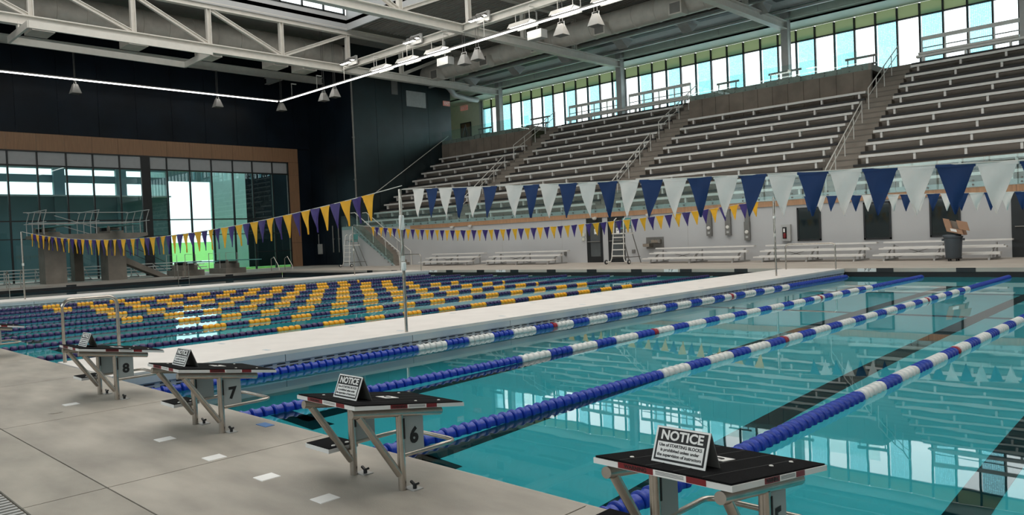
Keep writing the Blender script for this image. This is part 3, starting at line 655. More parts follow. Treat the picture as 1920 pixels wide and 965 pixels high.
for x, l in ((-26.9,'first camera from the stair'),(-25.2,'second camera from the stair'),(-15.4,'above the dark doors'),(-12.0,'near the fountain')):
    solo('dome_camera', MB().lathe([(.13,0),(.13,-.05),(.10,-.12),(.04,-.15)],12,'Z',(x,YW-.2,2.42)).box(x-.05,x+.05,YW-.2,YW-.04,2.38,2.44), 'railwhite', 'small white camera under the wood fascia, %s' % l, 'camera', 'cameras under the fascia', True)

# ------------------------------------------------------------------ stair down from the stand
ns = 16; sx0, sx1, sz = -31.6, -36.2, fz(0)
st = struct('floor_stair', MB().box(-37.6,sx1,28.4,YW,2.6,sz).box(-37.6,-37.45,28.4,YW,0,2.6), 'concrete', 'concrete stair from the deck to the stand')
for i in range(ns):
    a = sx0+(sx1-sx0)*(i+1)/ns; b = sx0+(sx1-sx0)*i/ns
    part('step', MB().box(a,b,28.5,YW,max(0,sz*(i+1)/ns-.3),sz*(i+1)/ns), 'tread', st)
struct('wall_stair', MB().prism([(-37.6,0),(sx0+.0,0),(sx1,sz-.05),(-37.6,sz-.05)],'Y',28.38,28.5), 'white', 'white side wall of the stair')
t = thing('glass_balustrade', 'sloping glass balustrade on the side of the stair', 'balustrade', ((sx0+sx1)/2,28.33,0))
part('glass_panel', MB().prism([(sx0,0.02),(sx0,.75),(sx1,sz+.75),(sx1,sz-.35)],'Y',28.32,28.34), 'railglass', t)
part('glass_panel', MB().box(-37.55,sx1-.02,28.32,28.34,sz-.25,sz+.75), 'railglass', t)
mb = MB()
for i in range(12):
    f = (i+.5)/12; x = sx0+(sx1-sx0)*f
    for dz in (-.1,.12): mb.lathe([(.035,-.03),(.035,.03)],8,'Y',(x,28.33,sz*f+dz))
o = part('steel_pins', mb, 'greymetal', t); o['kind'] = 'stuff'
for y, l in ((28.6,'on the pool side of the stair'),(29.6,'on the wall side of the stair')):
    t = thing('stair_handrail', 'pale sloping handrail %s' % l, 'handrail', (sx0,y,0), 'stair handrails')
    part('rail', MB().tube([(sx0+.35,y,0),(sx0+.3,y,.95),(sx0+.1,y,1.05),(sx1,y,sz+.95),(sx1-.5,y,sz+.95)],.03,8), 'railwhite', t)
    for f in (.25,.55,.95): part('post', MB().tube([(sx0+(sx1-sx0)*f,y,sz*f),(sx0+(sx1-sx0)*f,y,sz*f+.98)],.022,8), 'railwhite', t)

# ------------------------------------------------------------------ low portable bleachers
def low_bleacher(x0, x1, lab, rows=3, y0=27.75):
    t = thing('portable_bleacher', lab, 'bleacher', ((x0+x1)/2, y0, 0), 'low portable bleachers')
    for r in range(rows):
        y = y0+r*.55; z = .25+r*.23
        part('seat_plank', MB().box(x0+(0 if r else -.05),x1+.08*r,y,y+.25,z-.06,z), 'seat', t)
        if r: part('foot_plank', MB().box(x0+.1,x1-.05,y-.3,y-.04,z-.25,z-.2), 'seat', t)
    n = max(3, round((x1-x0)/1.7))
    for i in range(n):
        x = x0+.35+(x1-x0-.7)*i/(n-1)
        mb = MB().beam((x,y0+.02,.03),(x,y0+rows*.55,.03),.06,.06)
        for r in range(rows):
            y = y0+r*.55+.12; mb.beam((x,y,.03),(x,y,.2+r*.2),.055,.055,up=(0,1,0))
        mb.beam((x,y0+.12,.16),(x,y0+rows*.55-.43,.2+(rows-1)*.2-.05),.04,.05)
        part('support_frame', mb, 'greylight', t)
    for i in range(0, n-1, 2):
        xa = x0+.35+(x1-x0-.7)*i/(n-1); xb = x0+.35+(x1-x0-.7)*(i+1)/(n-1)
        part('cross_brace', MB().beam((xa,y0+1.25,.06),(xb,y0+1.25,.55),.03,.02).beam((xa,y0+1.25,.55),(xb,y0+1.25,.06),.03,.02), 'greymetal', t)
low_bleacher(-28.2,-23.5,'low aluminium bleacher nearest the stair'); low_bleacher(-22.4,-17.0,'low aluminium bleacher second from the stair')
low_bleacher(-11.2,-6.2,'low aluminium bleacher under the drinking fountain'); low_bleacher(-5.5,-1.0,'low aluminium bleacher below the extinguisher box'); low_bleacher(-.6,3.6,'low aluminium bleacher behind the grey bin', y0=27.8)
# ------------------------------------------------------------------ lifeguard chairs
def guard(x, y, lab):
    t = thing('lifeguard_chair', lab, 'chair', (x,y,0))
    for s in (-1,1):
        part('ladder_rail', MB().tube([(x+s*.62,y-.05,.1),(x+s*.42,y-.02,.14),(x+s*.36,y,.3),(x+s*.3,y+.12,1.5),(x+s*.28,y+.2,2.15),(x+s*.25,y+.34,2.25)],.026,8), 'railwhite', t)
        w = part('wheel', MB().lathe([(.11,-.03),(.11,.03)],14,'X',(x+s*.68,y-.05,.11)), 'black', t); part('hub', MB().lathe([(.06,-.035),(.06,.035)],10,'X',(x+s*.68,y-.05,.11)), 'railwhite', w)
        part('rear_leg', MB().tube([(x+s*.3,y+.85,1.5),(x+s*.34,y+1.45,0)],.024,8), 'greymetal', t)
        part('side_rail', MB().tube([(x+s*.34,y+.05,.32),(x+s*.34,y+1.4,.32)],.02,8), 'greymetal', t)
        part('arm', MB().tube([(x+s*.3,y+.2,1.5),(x+s*.3,y+.25,1.85),(x+s*.3,y+.8,1.85),(x+s*.3,y+.85,1.5)],.02,8), 'greymetal', t)
    for i in range(4): part('step', MB().box(x-.34,x+.34,y-.02+.03*i,y+.12+.03*i,.38+.3*i,.43+.3*i), 'railwhite', t)
    part('platform', MB().box(x-.34,x+.34,y+.05,y+.95,1.46,1.52), 'railwhite', t)
    part('seat', MB().box(x-.24,x+.24,y+.4,y+.85,1.72,1.78), 'teal', t); part('backrest', MB().box(x-.24,x+.24,y+.82,y+.88,1.8,2.25), 'teal', t)
    part('post', MB().beam((x,y+.62,1.5),(x,y+.62,1.74),.08,.08), 'greymetal', t)
guard(-12.35,27.3,'white wheeled lifeguard chair in front of the dark doors'); guard(-35.0,26.9,'white wheeled lifeguard chair in front of the stair')
# ------------------------------------------------------------------ bin with cardboard box
t = thing('trash_bin', 'tall round grey bin on a wheeled dolly by the low bleacher', 'bin', (2.28,27.3,0))
part('body', MB().lathe([(.24,.12),(.25,.14),(.29,.82),(.31,.83),(.31,.88),(.28,.885)],20,'Z',(2.28,27.3,0)), 'bin', t, True)
part('handle', MB().box(1.93,1.99,27.22,27.38,.72,.8), 'bin', t); part('handle', MB().box(2.57,2.63,27.22,27.38,.72,.8), 'bin', t)
part('dolly', MB().lathe([(.26,.08),(.27,.1),(.26,.12)],18,'Z',(2.28,27.3,0)), 'black', t)
for a in range(4): part('caster', MB().lathe([(.04,-.02),(.04,.02)],10,'X',(2.28+.18*math.cos(a*1.57+.78),27.3+.18*math.sin(a*1.57+.78),.04)), 'black', t)
part('liner', MB().lathe([(.29,.885),(.27,.93),(.12,.96)],14,'Z',(2.22,27.3,0)), 'bin', t)
t = thing('cardboard_box', 'open brown cardboard box lying tilted on the grey bin', 'box', (2.4,27.3,.93))
def bq(u, v, w): # tilted local frame of the box
    a = math.radians(-14); return (2.4+u*math.cos(a)-w*math.sin(a)*-1, 27.3+v, .98+u*math.sin(a)+w*math.cos(a))
def bslab(name, u0,u1,v0,v1,w0,w1, m='card', par=None):
    c = [bq(u,v,w) for w in (w0,w1) for u,v in ((u0,v0),(u1,v0),(u1,v1),(u0,v1))]
    return part(name, MB().add(c,[(0,3,2,1),(4,5,6,7),(0,1,5,4),(1,2,6,5),(2,3,7,6),(3,0,4,7)]), m, par or t)
bslab('side',-.28,.28,-.2,-.19,0,.18); bslab('side',-.28,.28,.24,.25,0,.42); bslab('side',-.28,-.27,-.2,.25,0,.42); bslab('side',.27,.28,-.2,.25,0,.42); bslab('base',-.28,.28,-.2,.25,0,.01)
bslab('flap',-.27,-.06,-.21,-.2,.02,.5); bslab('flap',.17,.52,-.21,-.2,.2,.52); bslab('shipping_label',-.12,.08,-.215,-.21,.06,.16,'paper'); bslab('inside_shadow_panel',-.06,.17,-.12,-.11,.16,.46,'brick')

# ------------------------------------------------------------------ bulkheads
def bulkhead(lab, x0, x1, pole_side):
    t = thing('bulkhead', lab, 'bulkhead', ((x0+x1)/2, W/2, ZW))
    part('top_deck', MB().box(x0,x1,.04,W-.04,-.05,0), 'bulk', t)
    part('core', MB().box(x0+.06,x1-.06,.06,W-.06,-1.15,-.05), 'bulkside', t)
    for s, x in ((1,x1),(-1,x0)):
        n = 10
        for i in range(n):
            a = .05+(W-.1)*i/n; b = .05+(W-.1)*(i+1)/n
            part('side_panel', MB().box(min(x,x-s*.06),max(x,x-s*.06),a+.006,b-.006,-.15,-.05), 'bulkside', t)
        part('gutter_shelf', MB().box(min(x-s*.02,x-s*.06),max(x-s*.02,x-s*.06),.06,W-.06,-.27,-.155), 'bulkside', t)
        part('lower_band', MB().box(min(x-s*.005,x-s*.06),max(x-s*.005,x-s*.06),.06,W-.06,-1.1,-.45), 'bulkside', t)
        mb = MB(); k = 0
        while k*.2 < W-.5:
            y = .2+k*.2
            for z in (-.175,-.215): mb.box(min(x-s*.012,x-s*.022),max(x-s*.012,x-s*.022),y,y+.13,z-.006,z+.006)
            k += 1
        o = part('gutter_slots', mb, 'gutter', t); o['kind'] = 'stuff'
    for i in range(9):
        for dx in (.35,x1-x0-.35): part('hatch_plug', MB().box(x0+dx-.07,x0+dx+.07,2.2+i*2.4,2.26+i*2.4,.0,.003), 'bulkside', t)
    # grab rail loops at both ends
    for y, xa, xb in ((.35,x0+.12,x1-.75),(22.4,x0+.3,x1-.12)):
        if y < 1: xa, xb = x0+.05, x0+1.1
        h = .86
        pts = [(xa,y,-.02),(xa,y,h-.12)]+arc((xa+.12,y,h-.12),.12,math.pi,math.pi/2,5,(1,0,0),(0,0,1))+arc((xb-.12,y,h-.12),.12,math.pi/2,0,5,(1,0,0),(0,0,1))+[(xb,y,-.02)]
        if y < 1:
            xr, ya, yb = x0+.15, .09, .80
            pts = [(xr,ya,-.02),(xr,ya,h-.12)]+arc((xr,ya+.12,h-.12),.12,math.pi,math.pi/2,5,(0,1,0),(0,0,1))+arc((xr,yb-.12,h-.12),.12,math.pi/2,0,5,(0,1,0),(0,0,1))+[(xr,yb,-.02)]
        part('grab_rail', MB().tube(pts,.024,10), 'chrome', t, True)
    return t
bulkhead('long white pool bulkhead between the blue and yellow lanes', B1[0], B1[1], 1)
bulkhead('far white pool bulkhead before the diving pool', B2[0], B2[1], 1)
# ------------------------------------------------------------------ lane ropes
PF = [(.012,-.058),(.060,-.054),(.0765,-.046),(.0775,-.026),(.066,-.018),(.061,.02),(.066,.048),(.02,.058)]
PY = [(.02,-.066),(.06,-.055),(.074,-.03),(.076,.0),(.072,.03),(.055,.055),(.02,.066)]
PITCH, PITY = .122, .138
fm = {c: MB().lathe(PF,14,'Y').mesh('float_'+c, c, smooth=True) for c in ('bluefloat','whitefloat','redfloat')}
bandcache = {}
def band(c, n, prof, pitch, seg):
    key = (c, n, pitch)
    if key not in bandcache:
        mb = MB()
        for i in range(n): mb.lathe(prof, seg, 'Y', (0, i*pitch, 0))
        bandcache[key] = mb.mesh('float_band', c, smooth=True)
    return bandcache[key]
def rope_plan(n, pitch, solid, ca, cb, la, lb, reds=()):
    out = []
    i = 0
    ys = [.12+pitch*j for j in range(n)]
    cols = []
    for j, y in enumerate(ys):
        if y < solid or y > W-solid: cols.append(ca)
        else:
            q = (j - next(k for k,v in enumerate(ys) if v >= solid)) % (la+lb)
            cols.append(cb if q < lb else ca)
    for r in reds:
        j = min(range(n), key=lambda k: abs(ys[k]-r)); cols[j] = 'redfloat'
    return ys, cols
ZR = ZW+.012
BL = ['along the white bulkhead', 'second from the white bulkhead', 'third from the white bulkhead', 'closest to the camera']
for k in range(4):
    x = X0+k*L+(.02 if k == 0 else 0)
    t = thing('lane_rope', 'blue and white float lane rope %s' % BL[k], 'lane rope', (x, 0, ZR), 'blue and white lane ropes')
    part('cable', MB().tube([(x,.01,ZR),(x,W-.02,ZR)],.008,6), 'cable', t)
    ys, cols = rope_plan(185, PITCH, 4.6, 'bluefloat', 'whitefloat', 4, 5, (7.95, 14.9))
    ncut = 90
    for y, c in zip(ys[:ncut], cols[:ncut]): obj('float', fm[c], t, (0, y, 0))
    j = ncut
    while j < len(ys):
        e = j
        while e < len(ys) and cols[e] == cols[j] and e-j < 8: e += 1
        obj('float_band', band(cols[j], e-j, PF, PITCH, 12), t, (0, ys[j], 0)); j = e
YLAB = ['first from the near bulkhead', 'second from the near bulkhead', 'third from the near bulkhead', 'fourth from the near bulkhead', 'fifth from the near bulkhead', 'sixth from the near bulkhead', 'seventh from the near bulkhead', 'eighth from the near bulkhead', 'along the far bulkhead']
for k in range(9):
    x = -2.42-k*L
    t = thing('lane_rope', 'yellow and purple float lane rope, %s' % YLAB[k], 'lane rope', (x, 0, ZR), 'yellow and purple lane ropes')
    part('cable', MB().tube([(x,.01,ZR),(x,W-.02,ZR)],.008,6), 'cable', t)
    ys, cols = rope_plan(163, PITY, (4.6, 4.9, 4.35, 4.75, 4.2, 4.6, 5.0, 4.4, 4.7)[k], 'purple', 'yellow', 4, 4)
    j = 0
    while j < len(ys):
        e = j
        while e < len(ys) and cols[e] == cols[j] and e-j < 6: e += 1
        obj('float_band', band(cols[j], e-j, PY, PITY, 10), t, (0, ys[j], 0)); j = e

# ------------------------------------------------------------------ pennant lines
def pennant_mesh(c, w, h, seed):
    rnd = random.Random(seed); nx, ny = 4, 7; vs = []; fs = []
    ph, am, curl = rnd.random()*6, rnd.uniform(.006,.018), rnd.uniform(-.05,.05)
    for side in (0,1):
        for j in range(ny+1):
            f = j/ny; ww = w*(1-f)+.012*f
            for i in range(nx+1):
                u = (i/nx-.5); d = am*math.sin(ph+u*5+f*4)*min(1,f*3)+curl*f*f*.6
                vs.append((u*ww+curl*.35*f**3, d+(.0012 if side else -.0012), -h*f))
    n = (nx+1)*(ny+1)
    for side in (0,1):
        for j in range(ny):
            for i in range(nx):
                a = side*n+j*(nx+1)+i; q = (a,a+1,a+nx+2,a+nx+1); fs.append(q if side else q[::-1])
    # hem
    mb = MB().add(vs, fs); mb.box(-w/2, w/2, -.004, .004, -.028, .003)
    return mb.mesh('pennant', c, smooth=True)
PM = {c: [pennant_mesh(c, .315 if c in ('fblue','fwhite') else .30, .45, i*7+len(c)) for i in range(4)] for c in ('fblue','fwhite','fyellow','fpurple')}
def pennants(lab, y, x0, x1, xa, pitch, n, zfun, ca, cb, skip=()):
    t = thing('pennant_line', lab, 'pennant line', ((x0+x1)/2, y, 0))
    N = 40
    part('line', MB().tube([(x0+(x1-x0)*i/N, y, zfun(x0+(x1-x0)*i/N)) for i in range(N+1)], .007, 6), 'cable', t)
    x = xa
    for i in range(n):
        if i in skip: x += skip[i]
        c = (ca, cb)[i % 2]
        o = obj('pennant', PM[c][i*3 % 4], t, (x+.16-t.location.x, 0, zfun(x+.16)))
        o.rotation_euler = (random.uniform(-.08,.08), -math.atan((zfun(x+.3)-zfun(x))/.3), random.uniform(-.12,.12)); x += pitch
sagBW = lambda x: 2.32-.0575*x+.00125*x*x if x < 23 else 1.66
pennants('blue and white pennant line nearest the camera', 4.57, .1, 19.5, .36, .322, 42, sagBW, 'fwhite', 'fblue', {6:.16})
pennants('far blue and white pennant line by the low bleachers', 18.87, -.2, 19.5, .56, .327, 42, lambda x: 2.36-.0575*x+.00125*x*x, 'fblue', 'fwhite')
sagY = lambda x: 1.86+.0040*(x+10.2)**2
pennants('yellow and purple pennant line on the near side', 4.57, -22.2, .1, -21.1, .335, 61, lambda x: 1.87+.0044*(x+10.6)**2, 'fyellow', 'fpurple')
pennants('yellow and purple pennant line on the far side', 18.87, -22.2, -.2, -20.75, .338, 59, lambda x: 1.84+.0046*(x+10.4)**2, 'fyellow', 'fpurple')
def pole(x, y, h, lab, wraps=()):
    t = thing('flag_pole', lab, 'pole', (x,y,0), 'pennant poles')
    part('tube', MB().tube([(x,y,0),(x-.01,y,h)],.026,10), 'chrome', t, True)
    part('upper_tube', MB().tube([(x-.01,y,h*.52),(x-.01,y,h+.02)],.030,10), 'chrome', t, True)
    part('collar', MB().tube([(x-.01,y,h*.5),(x-.01,y,h*.54)],.036,10), 'railwhite', t)
    for z0, z1 in wraps: part('tape', MB().lathe([(.038,z0),(.046,z0+.03),(.044,z1-.02),(.036,z1)],10,'Z',(x,y,0)), 'paper', t)
    if wraps: part('loose_cord', MB().tube([(x,y-.02,h),(x+.06,y-.03,h-.2),(x+.05,y-.03,h-.42),(x+.01,y-.04,h-.62),(x+.04,y-.04,h-.9),(x-.02,y-.04,h-1.1),(x+.02,y-.04,h-1.35)],.008,6), 'cable', t)
pole(.05, 4.57, 2.3, 'steel pennant pole with taped cords on the near bulkhead', ((1.66,1.9),(1.0,1.14)))
pole(-.35, 18.87, 2.36, 'slim pennant pole on the far end of the near bulkhead', ((1.72,1.8),))
pole(-22.3, 4.57, 2.45, 'pennant pole on the far bulkhead, near side'); pole(-22.3, 18.87, 2.4, 'pennant pole on the far bulkhead by the stand')

# ------------------------------------------------------------------ starting blocks
def start_block(c, num, lab, full=True):
    t = thing('starting_block', lab, 'starting block', (c,-.46,0), 'starting blocks')
    top = lambda y: .44+(0-y)*.15
    hw, y0, y1 = .30, -.80, .0
    pl = [(y0,top(y0)-.022),(y1,top(y1)-.022),(y1,top(y1)),(y0,top(y0))]
    part('platform', MB().prism([(p[0],p[1]-.004) for p in pl],'X',c-hw,c+hw), 'fibre', t)
    part('platform_grip', MB().prism([(y0+.006,top(y0)-.004),(y1-.006,top(y1)-.004),(y1-.006,top(y1)+.003),(y0+.006,top(y0)+.003)],'X',c-hw+.006,c+hw-.006), 'grit', t)
    for i in range(1,5):
        x = c-hw+.12*i
        part('grip_groove', MB().prism([(y0+.01,top(y0)+.0031),(y1-.01,top(y1)+.0031),(y1-.01,top(y1)+.0036),(y0+.01,top(y0)+.0036)],'X',x-.002,x+.002), 'ink', t)
    yb = -.36
    nb = part('lane_plate', MB().prism([(yb-.05,top(yb-.05)+.003),(yb+.05,top(yb+.05)+.003),(yb+.05,top(yb+.05)+.006),(yb-.05,top(yb-.05)+.006)],'X',c-.05,c+.05), 'paper', t)
    text('plate_number', num, .085, 'ink', nb, frame((c,yb,top(yb)+.0075),(0,1,-.15),(-1,0,0)), .002)
    for bx, by in ((-.2,-.68),(.2,-.3),(-.2,-.12),(.2,-.12)): part('bolt', MB().lathe([(.010,0),(.008,.004)],8,'Z',(c+bx,by,top(by)+.002)), 'railwhite', t)
    # warning labels on the right edge and the back edge
    e = c+hw
    for a, b, m in ((-.56,-.44,'red'),(-.44,-.30,'paper'),(-.30,-.22,'red')):
        q = part('warning_label', MB().prism([(a,top(a)-.024),(b,top(b)-.024),(b,top(b)-.002),(a,top(a)-.002)],'X',e,e+.0015), m, t)
        if m == 'red' and b-a > .1: text('label_lettering', 'WARNING', .021, 'ink', q, frame((e+.002,(a+b)/2,top((a+b)/2)-.013),(0,1,-.15),(0,.15,1)), .0006, .0003)
        if m == 'paper':
            for d in (.008,.013,.018): part('fine_print', MB().prism([(a+.01,top(a+.01)-d),(b-.01,top(b-.01)-d),(b-.01,top(b-.01)-d+.0025),(a+.01,top(a+.01)-d+.0025)],'X',e+.0015,e+.002), 'greyprint', q)
    for a, b, m in ((-.18,-.02,'red'),(-.02,.12,'paper'),(.12,.20,'red')):
        q = part('warning_label', MB().box(c+a,c+b,y0-.0015,y0,top(y0)-.024,top(y0)-.002), m, t)
        if m == 'red' and b-a > .1: text('label_lettering', 'WARNING', .021, 'ink', q, frame((c+(a+b)/2,y0-.002,top(y0)-.013),(1,0,0),(0,0,1)), .0006, .0003)
        if m == 'paper':
            for d in (.008,.013,.018): part('fine_print', MB().box(c+a+.01,c+b-.01,y0-.002,y0-.0015,top(y0)-d,top(y0)-d+.0025), 'greyprint', q)
    tz = lambda y: .508-(y+.777)*.148
    for s in (-1,1):
        x = c+s*.247
        part('side_tube', MB().tube([(x,-.79,tz(-.79)-.008),(x,-.15,tz(-.15)-.008)],.024,12), 'chrome', t, True)
        part('leg', MB().tube([(x,-.46,0),(x,-.46,tz(-.46)-.02)],.0235,12), 'chrome', t, True)
        part('brace', MB().tube([(x,-.742,tz(-.742)-.02),(x,-.478,.095)],.021,12), 'chrome', t, True)
        f = part('foot_anchor', MB().box(x-.02,x+.08,-.44,-.37,0,.006), 'greylight', t)
        part('wing_nut', MB().lathe([(.012,.006),(.012,.03)],8,'Z',(x+.05,-.41,0)).beam((x+.015,-.41,.042),(x+.05,-.41,.026),.014,.012).beam((x+.05,-.41,.026),(x+.085,-.41,.042),.014,.012), 'black', f)
        pn = part('number_panel', MB().prism([(-.438,.205),(-.292,.19),(-.292,.412),(-.438,.436)],'X',x-.006,x+.006), 'blockgrey', t)
        if s == 1 and full: text('panel_number', num, .125, 'ink', pn, frame((x+.0075,-.365,.30),(0,1,0),(0,0,1)), .0055, .0005)
        part('strip_label', MB().box(x+.019,x+.0245,-.452,-.442,.30,.42), 'ink', t)
    pts = [(c-.247,-.44,.2),(c-.247,-.14,.2)]+arc((c-.187,-.09,.2),.06,math.pi,math.pi/2,5,(1,0,0),(0,1,0))+arc((c+.187,-.09,.2),.06,math.pi/2,0,5,(1,0,0),(0,1,0))+[(c+.247,-.44,.2)]
    part('grab_bar', MB().tube(pts,.0135,10), 'chrome', t, True)
    fs = part('foot_step', MB().box(c-.53,c-.262,-.625,-.41,.165,.19), 'fibre', t)
    part('step_grip', MB().box(c-.525,c-.267,-.62,-.415,.19,.195), 'grit', fs)
    part('step_bracket', MB().beam((c-.28,-.5,.15),(c-.24,-.46,.15),.05,.03), 'chrome', t)
    for y in (-.56,-.46): part('step_bolt', MB().lathe([(.014,.195),(.012,.199)],8,'Z',(c-.31,y,0)), 'railwhite', fs)
    return top
def notice(c, lab, y=-.665, dx=0.0, lines=True):
    zt = .44+.15*(-y)+.003
    c += dx
    t = thing('notice_sign', lab, 'sign', (c,y,zt), 'folded notice cards')
    w, h, dp = .118, .128, .055
    z2 = .44+.15*(-(y+2*dp))+.003
    a = Vector((c,y,zt)); ap = Vector((c,y+dp,zt+h))
    up = (ap-a).normalized(); n = Vector((1,0,0)).cross(up)
    part('front_card', MB().beam(a+up*.0, ap, w*2, .004, up=n), 'paper', t)
    part('back_card', MB().beam((c,y+2*dp,z2), ap, w*2, .004, up=(0,1,0)), 'greymetal', t)
    hh = (ap-a).length
    def plate(nm, u0, u1, v0, v1, m, lift):
        ps = [a+Vector((1,0,0))*u+up*v+n*l for l in (lift, lift+.0006) for u, v in ((u0,v0),(u1,v0),(u1,v1),(u0,v1))]
        return part(nm, MB().add(ps,[(0,3,2,1),(4,5,6,7),(0,1,5,4),(1,2,6,5),(2,3,7,6),(3,0,4,7)]), m, t)
    plate('black_border', -w*.93, w*.93, hh*.06, hh*.95, 'ink', .002); plate('white_field', -w*.86, w*.86, hh*.12, hh*.58, 'paper', .0028)
    text('notice_lettering', 'NOTICE', .050, 'paper', t, frame(a+up*hh*.76+n*.0035,(1,0,0),up), .0016, .0003, 1.02)
    for i, s in enumerate(('Use of STARTING BLOCKS','is prohibited unless under','the supervision of instructors')):
        text('notice_lettering', s, .0165, 'ink', t, frame(a+up*hh*(.49-.135*i)+n*.0038,(1,0,0),up), .0005, .0003, .98)
BC = [1.562, 1.562+L, 1.562+2*L, 1.562+3*L-.06]
for c, n, l in zip(BC, '8765', ('black topped starting block standing beside the white bulkhead','black topped starting block second from the white bulkhead','black topped starting block third from the white bulkhead','large starting block cut by the lower picture edge')):
    start_block(c, n, l, n != '5' or True)
start_block(-3.66, '1', 'starting block of the yellow lanes at the picture edge')
notice(BC[0],'folded notice card on the block beside the bulkhead',dx=-.05); notice(BC[1],'folded notice card on the second block from the bulkhead',dx=-.03); notice(BC[2],'folded notice card on the third block from the bulkhead'); notice(BC[3],'large folded notice card on the nearest starting block',dx=-.0)
# plates on the deck
for x, l in ((1.64,'furthest from the camera'),(3.92,'second furthest from the camera'),(4.77,'middle one of the five'),(5.51,'second closest to the camera'),(6.18,'closest to the camera')):
    solo('deck_plate', MB().add([(x-.06,-.895,.0),(x+.06,-.895,.0),(x+.06,-.765,.0),(x-.06,-.765,.0),(x-.057,-.892,.004),(x+.057,-.892,.004),(x+.057,-.768,.004),(x-.057,-.768,.004)],[(0,3,2,1),(4,5,6,7),(0,1,5,4),(1,2,6,5),(2,3,7,6),(3,0,4,7)]), 'paper', 'white rectangular plate on the deck, %s' % l, 'plate', 'white deck plates')
solo('deck_tile', MB().box(4.08,4.24,-.16,-.08,0,.004), 'bluetile', 'small blue tile on the deck edge beside a blue rope', 'tile')
solo('drain_cover', MB().lathe([(.06,0),(.06,.003)],14,'Z',(1.95,-1.05,0)).lathe([(.045,.003),(.045,.005)],14,'Z',(1.95,-1.05,0)), 'deck2', 'small round drain cover in the deck close to the furthest white plate', 'drain cover')

# ------------------------------------------------------------------ diving end
t = thing('diving_tower', 'concrete diving tower with two high boards before the glass wall', 'diving tower', (-40,12,0))
part('pillar', MB().box(-40.6,-39.4,9.75,10.85,0,2.45), 'towerconcrete', t); part('pillar', MB().box(-40.9,-39.6,13.15,14.2,0,2.45), 'towerconcrete', t)
part('rear_pillar', MB().box(-42.3,-41.6,11.9,12.4,0,2.45), 'towerconcrete', t)
part('deck', MB().prism([(9.4,2.62),(10.4,2.44),(14.2,2.44),(15.1,2.62),(15.1,2.8),(9.4,2.8)],'X',-41.6,-38.4), 'towerconcrete', t)
for y in (9.9,13.3): part('board_stand', MB().box(-41.0,-38.5,y-.3,y+.45,2.8,2.95).box(-40.9,-40.5,y-.25,y+.4,2.95,3.25), 'towerconcrete', t)
part('stair', MB().prism([(14.2,1.4),(16.9,0),(16.3,0),(14.2,1.0)],'X',-40.9,-39.9), 'towerconcrete', t)
for y in (9.5,12.2,15.0):
    for dx in (-1.2,0,1.2,2.2):
        part('rail_post', MB().tube([(-40.5+dx,y,2.8),(-40.5+dx,y,3.55),(-40.3+dx,y+.12,4.15)],.022,6), 'greylight', t)
    part('rail', MB().tube([(-41.8,y+.1,4.15),(-38.0,y+.1,4.15)],.026,6).tube([(-41.8,y,3.5),(-37.8,y,3.5)],.022,6), 'greylight', t)
part('rail', MB().tube([(-41.8,9.4,4.2),(-41.8,15.2,4.2)],.026,6).tube([(-41.8,9.4,3.5),(-41.8,15.2,3.5)],.022,6).tube([(-40,9.2,3.48),(-40,15.2,3.5)],.03,6), 'greylight', t)
for a in (0,.55,1.1): part('stair_rail', MB().tube([(-41.4,10.9,4.0-a*.9),(-41.4,14.6,2.75-a*.9)],.022,6), 'greylight', t)
for dz in (.5,.95): part('stair_rail', MB().tube([(-40.4,14.2,1.4+dz),(-40.4,16.8,0+dz)],.02,6), 'black', t)
def springboard(x0, x1, y, z, lab, cat='springboard', base=None):
    t = thing('springboard', lab, cat, (x0,y,base if base is not None else 0))
    n = 8
    poly = [(x0,z-.04),(x1,z-.02),(x1,z+.02),(x0,z+.03)]
    part('board', MB().prism(poly,'Y',y-.25,y+.25), 'teal', t)
    part('fulcrum', MB().lathe([(.2,-.32),(.2,-.27)],14,'Y',(x0+1.6,y,z-.16)).tube([(x0+1.6,y-.3,z-.14),(x0+1.6,y+.3,z-.14)],.08,10), 'towerconcrete', t)
    part('hinge', MB().box(x0+.02,x0+.3,y-.27,y+.27,z-.22,z-.03), 'black', t)
    return t
springboard(-40.4,-35.2,9.9,3.2,'teal high springboard on the tower, further from the stand',base=2.95); springboard(-40.4,-35.2,13.3,3.2,'teal high springboard on the tower, closer to the stand',base=2.95)
for y, l in ((17.6,'low springboard on a concrete plinth beside the tower'),(20.4,'low springboard on a concrete plinth closer to the stand')):
    t = springboard(-40.2,-35.0,y,.86,l)
    part('plinth', MB().box(-40.4,-38.0,y-.7,y+.7,0,.35).box(-40.2,-38.4,y-.45,y+.45,.35,.66), 'towerconcrete', t)
    for s in (-.6,.6): part('side_rail', MB().tube([(-40.6,y+s,0),(-40.6,y+s,1.35),(-39.0,y+s,1.35),(-39.0,y+s,.35)],.022,6), 'greylight', t)
def ladder(x, y, lab, d=(1,0)):
    t = thing('pool_ladder', lab, 'ladder', (x,y,0), 'pool ladders')
    dx, dy = d
    for s in (-.32,.32):
        px, py = (0,s) if dx else (s,0)
        pts = [(x-dx*.45+px,y-dy*.45+py,0),(x-dx*.42+px,y-dy*.42+py,.7),(x-dx*.2+px,y-dy*.2+py,.88),(x+dx*.05+px,y+dy*.05+py,.75),(x+dx*.08+px,y+dy*.08+py,-.7)]
        part('side_rail', MB().tube(pts,.024,8), 'chrome', t, True)
    for z in (-.12,-.4): part('step', MB().box(x+dx*.02-(.05 if dx else .32),x+dx*.14+(0 if dx else .32),y-(.32 if dx else .0),y+(.32 if dx else .12),z,z+.03), 'greylight', t)
ladder(XE,7.6,'pool ladder at the diving end, far from the stand'); ladder(XE,16.3,'pool ladder below the low springboards')
t = thing('grab_handles', 'pair of steel grab handles on the deck by the wood panels', 'handrail', (-37.2,23.2,0))
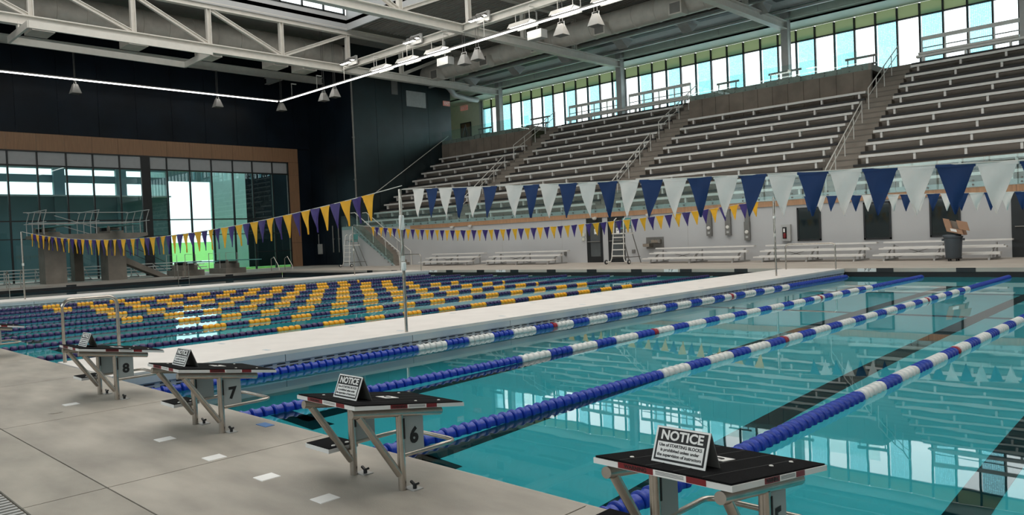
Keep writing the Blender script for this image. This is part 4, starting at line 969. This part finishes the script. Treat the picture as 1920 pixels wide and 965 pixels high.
for y in (22.7,23.7): part('handle', MB().tube([(-37.6,y,0),(-37.6,y,.8),(-37.3,y+.05,.92),(-36.8,y+.1,.3),(-36.75,y+.1,0)],.026,8), 'chrome', t, True)
for i, (y0, y1, l) in enumerate(((3.5,12.6,'long aluminium bleacher at the foot of the glass wall behind the tower'),(12.9,21,'long aluminium bleacher at the foot of the glass wall behind the low boards'))):
    t = thing('end_bleacher', l, 'bleacher', (-44,(y0+y1)/2,0), 'bleachers along the glass wall')
    for r in range(4): part('seat_plank', MB().box(-43.2-.4*r-.26,-43.2-.4*r,y0,y1,.22+.19*r,.27+.19*r), 'alum', t)
    for k in range(6):
        y = y0+.4+(y1-y0-.8)*k/5; part('support_frame', MB().beam((-43.1,y,.03),(-44.8,y,.03),.06,.06).beam((-43.3,y,.05),(-44.6,y,.8),.05,.05).beam((-44.6,y,0),(-44.6,y,.8),.05,.05,up=(0,1,0)), 'alum', t)
t = thing('safety_box', 'white rescue tube rack on the dark wall panel', 'rack', (-44.2,30.7,.9))
part('body', MB().box(-44.5,-44.05,30.6,30.76,.9,1.7), 'greylight', t); part('hook', MB().tube([(-44.3,30.6,1.7),(-44.3,30.6,2.5)],.02,6), 'greylight', t)
for x, l in ((-42.4,'first'),(-41.6,'second'),(-40.4,'third')):
    solo('rescue_hook', MB().tube([(x,30.72,1.0),(x,30.72,3.1)],.05,6).box(x-.1,x+.1,30.7,30.78,2.0,2.1), 'greymetal', 'slim grey rescue pole on the dark wall, %s from the wood panels' % l, 'pole', 'rescue poles')

# ------------------------------------------------------------------ outside the glass wall
struct('ground_lawn', MB().prism([(XG-.4,-.05),(-60,-.05),(-220,4.6),(-220,-1),(XG-.4,-1)], 'Y', -90, 160), 'lawn', 'green lawn outside the glass wall')
struct('path_outside', MB().prism([(-78,.50),(-72,.33),(-72,.2),(-78,.2)], 'Y', -60, 120), 'pave', 'pale path across the lawn')
struct('floor_lobby', MB().box(-53.0, XG-.35, -10, 22.3, -.05, 0), 'concrete', 'floor of the annexe behind the glass')
fw = struct('wall_annexe', MB().box(-53.2,-53,-10,22.4,0,6.05).box(-53.2,-53,-10,22.4,7.0,7.55).box(-53.2,-53,-10,22.4,8.0,9.3).box(-53.2,XG-.4,-10,-9.8,0,9.3), 'facade', 'blue grey annexe wall seen through the glass')
for y in (-8, -3.5, 1, 5.5, 9.9, 14.3, 18.6): part('pier', MB().box(-53.15,-52.8,y-.2,y+.55,0,9.2), 'facade', fw)
part('light_shelf', MB().box(-53,-52.3,-10,22.3,5.95,6.05), 'white', fw)
struct('wall_annexe_side', MB().box(-58,-53,22.2,22.4,0,9.3), 'facade', 'end of the annexe wall')
struct('wall_pale_outside', MB().box(-53.2,-53,25.9,29.0,0,12), 'facadelight', 'pale outside wall seen through the glass')
struct('wall_dark_outside', MB().box(-53.2,-53,29.0,45,0,12), 'navywall', 'dark outside wall seen through the glass')
struct('trim_1', MB().box(-53.2,-53,22.4,25.9,7.3,12), 'facade', 'lintel over the outside opening')
